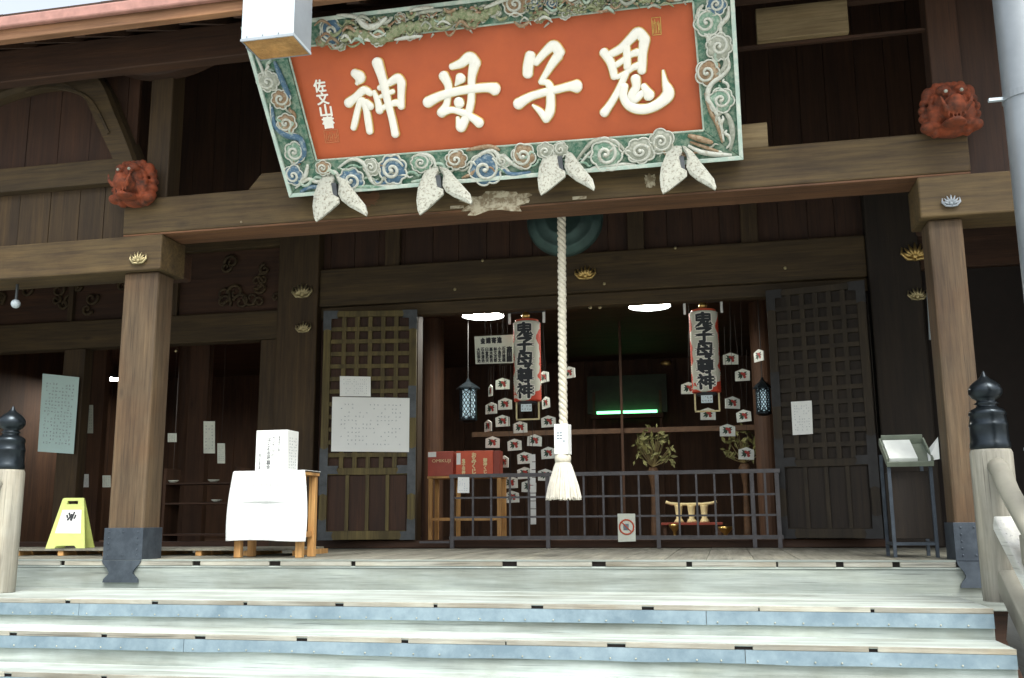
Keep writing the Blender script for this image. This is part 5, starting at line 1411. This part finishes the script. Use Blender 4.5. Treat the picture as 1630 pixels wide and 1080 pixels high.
# shelf with small pale objects
yy = W_Y+.6; a0, a1 = X_(262, 805, yy), X_(372, 805, yy)
SH = thing('counter_shelf', ((a0+a1)/2, yy, 0), 'dark counter with shelves in the left bay behind the porch post', 'shelf')
for py in (768, 800, 850):
    zz = Z_(320, py, yy); MB().box(a0, a1, yy, yy+.3, zz-.02, zz).build('shelf_board', 'inner_wood_x', SH)
for xx in (a0-.03, a1): MB().box(xx, xx+.03, yy, yy+.3, .0, Z_(320, 745, yy)).build('side_board', 'inner_wood_z', SH)
for px, py, lab in ((340, 765, 'small pale dish on the top shelf of the dark counter'), (345, 797, 'small pale dish on the middle shelf of the dark counter'), (275, 770, 'pinkish small dish at the left end of the top shelf')):
    zz = Z_(320, 768 if py < 780 else 800, yy); X0 = X_(px, py, yy+.1)
    o = MB().lathe((X0, yy+.1, zz), [(.03, .001), (.05, .018), (.065, .03), (.055, .028), (.03, .012)], 16).build('small_dish', 'aged_board', None, smooth=True); tag(o, lab, 'dish', 'dishes on the counter shelves')

# ------------------------------------------------------------------ stand with a tilted tray at the right post
ysd = .42
a0, a1 = X_(1421, 860, ysd), X_(1494, 860, ysd)
TS = thing('tray_stand', ((a0+a1)/2, ysd+.15, 0), 'grey metal stand with a tilted pale tray beside the right porch post', 'stand')
zl_, zr_ = Z_(1424, 748, ysd), Z_(1494, 733, ysd)
ztp = (zl_+zr_)/2-.01
for xx in (a0, a1-.022):
    for y in (ysd, ysd+.3): MB().box(xx, xx+.022, y, y+.022, .0, ztp+(.0 if y == ysd else .10)).build('leg', 'shoe_metal', TS)
for py in (866,):
    zz = Z_(1455, py, ysd); MB().box(a0+.023, a1-.023, ysd+.002, ysd+.018, zz-.01, zz+.01).build('cross_bar', 'shoe_metal', TS)
    for xx in (a0+.004, a1-.018): MB().box(xx, xx+.014, ysd+.023, ysd+.299, zz-.01, zz+.01).build('side_bar', 'shoe_metal', TS)
MB().box(a0+.024, a1-.024, ysd+.03, ysd+.285, .12, ztp-.03).build('dark_box', 'soot_wood', TS, bevel=.004)
mb = MB(); hw_, dp = (a1-a0)/2+.005, .32
ox, oy, oz = (a0+a1)/2, ysd-.02, ztp+.004
def tray(parts, name, mat):
    mb = MB()
    for b_ in parts: mb.box(*b_)
    rot_about(mb, (0, 0, 0), rad(30), 'X'); mb.v = [v+Vector((ox, oy, oz)) for v in mb.v]
    return mb.build(name, mat, TS, bevel=.002)
tray([(-hw_, hw_, 0, dp, 0, .012)], 'tray_floor', 'tray_green')
tray([(-hw_, hw_, -.012, -.001, 0, .035)], 'tray_front', 'tray_green')
tray([(-hw_, -hw_+.012, 0, dp, .013, .055)], 'tray_side', 'tray_green')
tray([(hw_-.012, hw_, 0, dp, .013, .055)], 'tray_side', 'tray_green')
tray([(-hw_+.013, hw_-.013, dp-.012, dp, .013, .08)], 'tray_back', 'tray_green')
PS = MB(); PS.box(-hw_+.02, hw_*.35, .02, dp-.02, .013, .05); rot_about(PS, (0, 0, 0), rad(30), 'X'); PS.v = [v+Vector((ox, oy, oz)) for v in PS.v]
o = PS.build('paper_stack', 'tray_white', None, bevel=.002); tag(o, 'stack of pale leaflets lying in the tilted tray', 'leaflets')
q_ = [(1475.5, 718), (1493, 696), (1496, 731), (1478, 734)]
PP = MB().prism([at(x, y, ysd-.01+(.12 if x in (1475.5,) else 0)) for x, y in q_], (0, .004, 0)).build('folded_sheet', 'paper'); tag(PP, 'bright white folded sheet standing at the right end of the tilted tray', 'paper')
# thin white tube beside the right pillar
c0, c1 = at(1483, 541, W_Y-.16), at(1479, 466, W_Y-.16)
o = MB().tube([c0, c1], .022, 10).build('white_tube_lamp', 'box_white_metal'); tag(o, 'thin white unlit tube fixed upright beside the right crest', 'lamp')

# ------------------------------------------------------------------ gutter box and downpipe at the eave
yq = -1.27
a0, a1 = X_(384, 60, yq), X_(467, 55, yq); zq = Z_(425, 62, yq)
GB = thing('gutter_box', ((a0+a1)/2, yq+.13, zq), 'pale sheet metal gutter box hanging from the eave in front of the plaque corner', 'gutter box')
t_ = .006
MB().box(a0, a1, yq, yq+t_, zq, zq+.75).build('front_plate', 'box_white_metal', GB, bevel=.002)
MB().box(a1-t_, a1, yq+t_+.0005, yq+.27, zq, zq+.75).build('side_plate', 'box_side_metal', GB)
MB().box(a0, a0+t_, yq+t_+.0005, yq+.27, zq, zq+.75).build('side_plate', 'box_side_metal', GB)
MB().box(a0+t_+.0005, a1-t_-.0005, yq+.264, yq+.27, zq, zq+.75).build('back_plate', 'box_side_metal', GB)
MB().box(a0+t_+.0005, a1-t_-.0005, yq+t_+.001, yq+.263, zq+.004, zq+.012).build('bottom_plate', 'pine_wood', GB)  # wood brown stands for the reflection on the metal underside
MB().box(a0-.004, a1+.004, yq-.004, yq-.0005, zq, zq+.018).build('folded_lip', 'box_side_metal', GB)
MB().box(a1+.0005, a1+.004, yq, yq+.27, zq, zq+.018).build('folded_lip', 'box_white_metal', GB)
for k in range(3): MB().ball((a0+.04+k*.11, yq-.002, zq+.03), (.006, .004, .006), 8, 5).build('rivet', 'box_side_metal', GB)
X0 = a0-.02; MB().box(X0, X0+.018, yq+.1, yq+.16, zq+.01, zq+.5).build('hanger_strap', 'box_side_metal', GB)
yp = -1.2; X0 = X_(1581, 5, yp); rp = .115; cx = X0+rp
DP = thing('downpipe', (cx, yp, Z_G), 'thick pale grey downpipe rising at the right edge of the porch', 'downpipe')
MB().lathe((cx, yp, 0), [(rp, Z_G+.001), (rp, 3.6)], 32).build('pipe', 'pipe_grey', DP, smooth=True).modifiers.new('es', 'EDGE_SPLIT').split_angle = rad(40)
for zz in (Z_(1600, 158, yp), .6):
    MB().lathe((cx, yp, zz), [(rp+.001, -.02), (rp+.006, -.018), (rp+.006, .018), (rp+.001, .02)], 32).build('pipe_clamp', 'pipe_grey', DP)
    MB().box(cx-rp-.075, cx-rp-.002, yp-.012, yp+.012, zz-.008, zz+.008).build('clamp_arm', 'box_white_metal', DP)
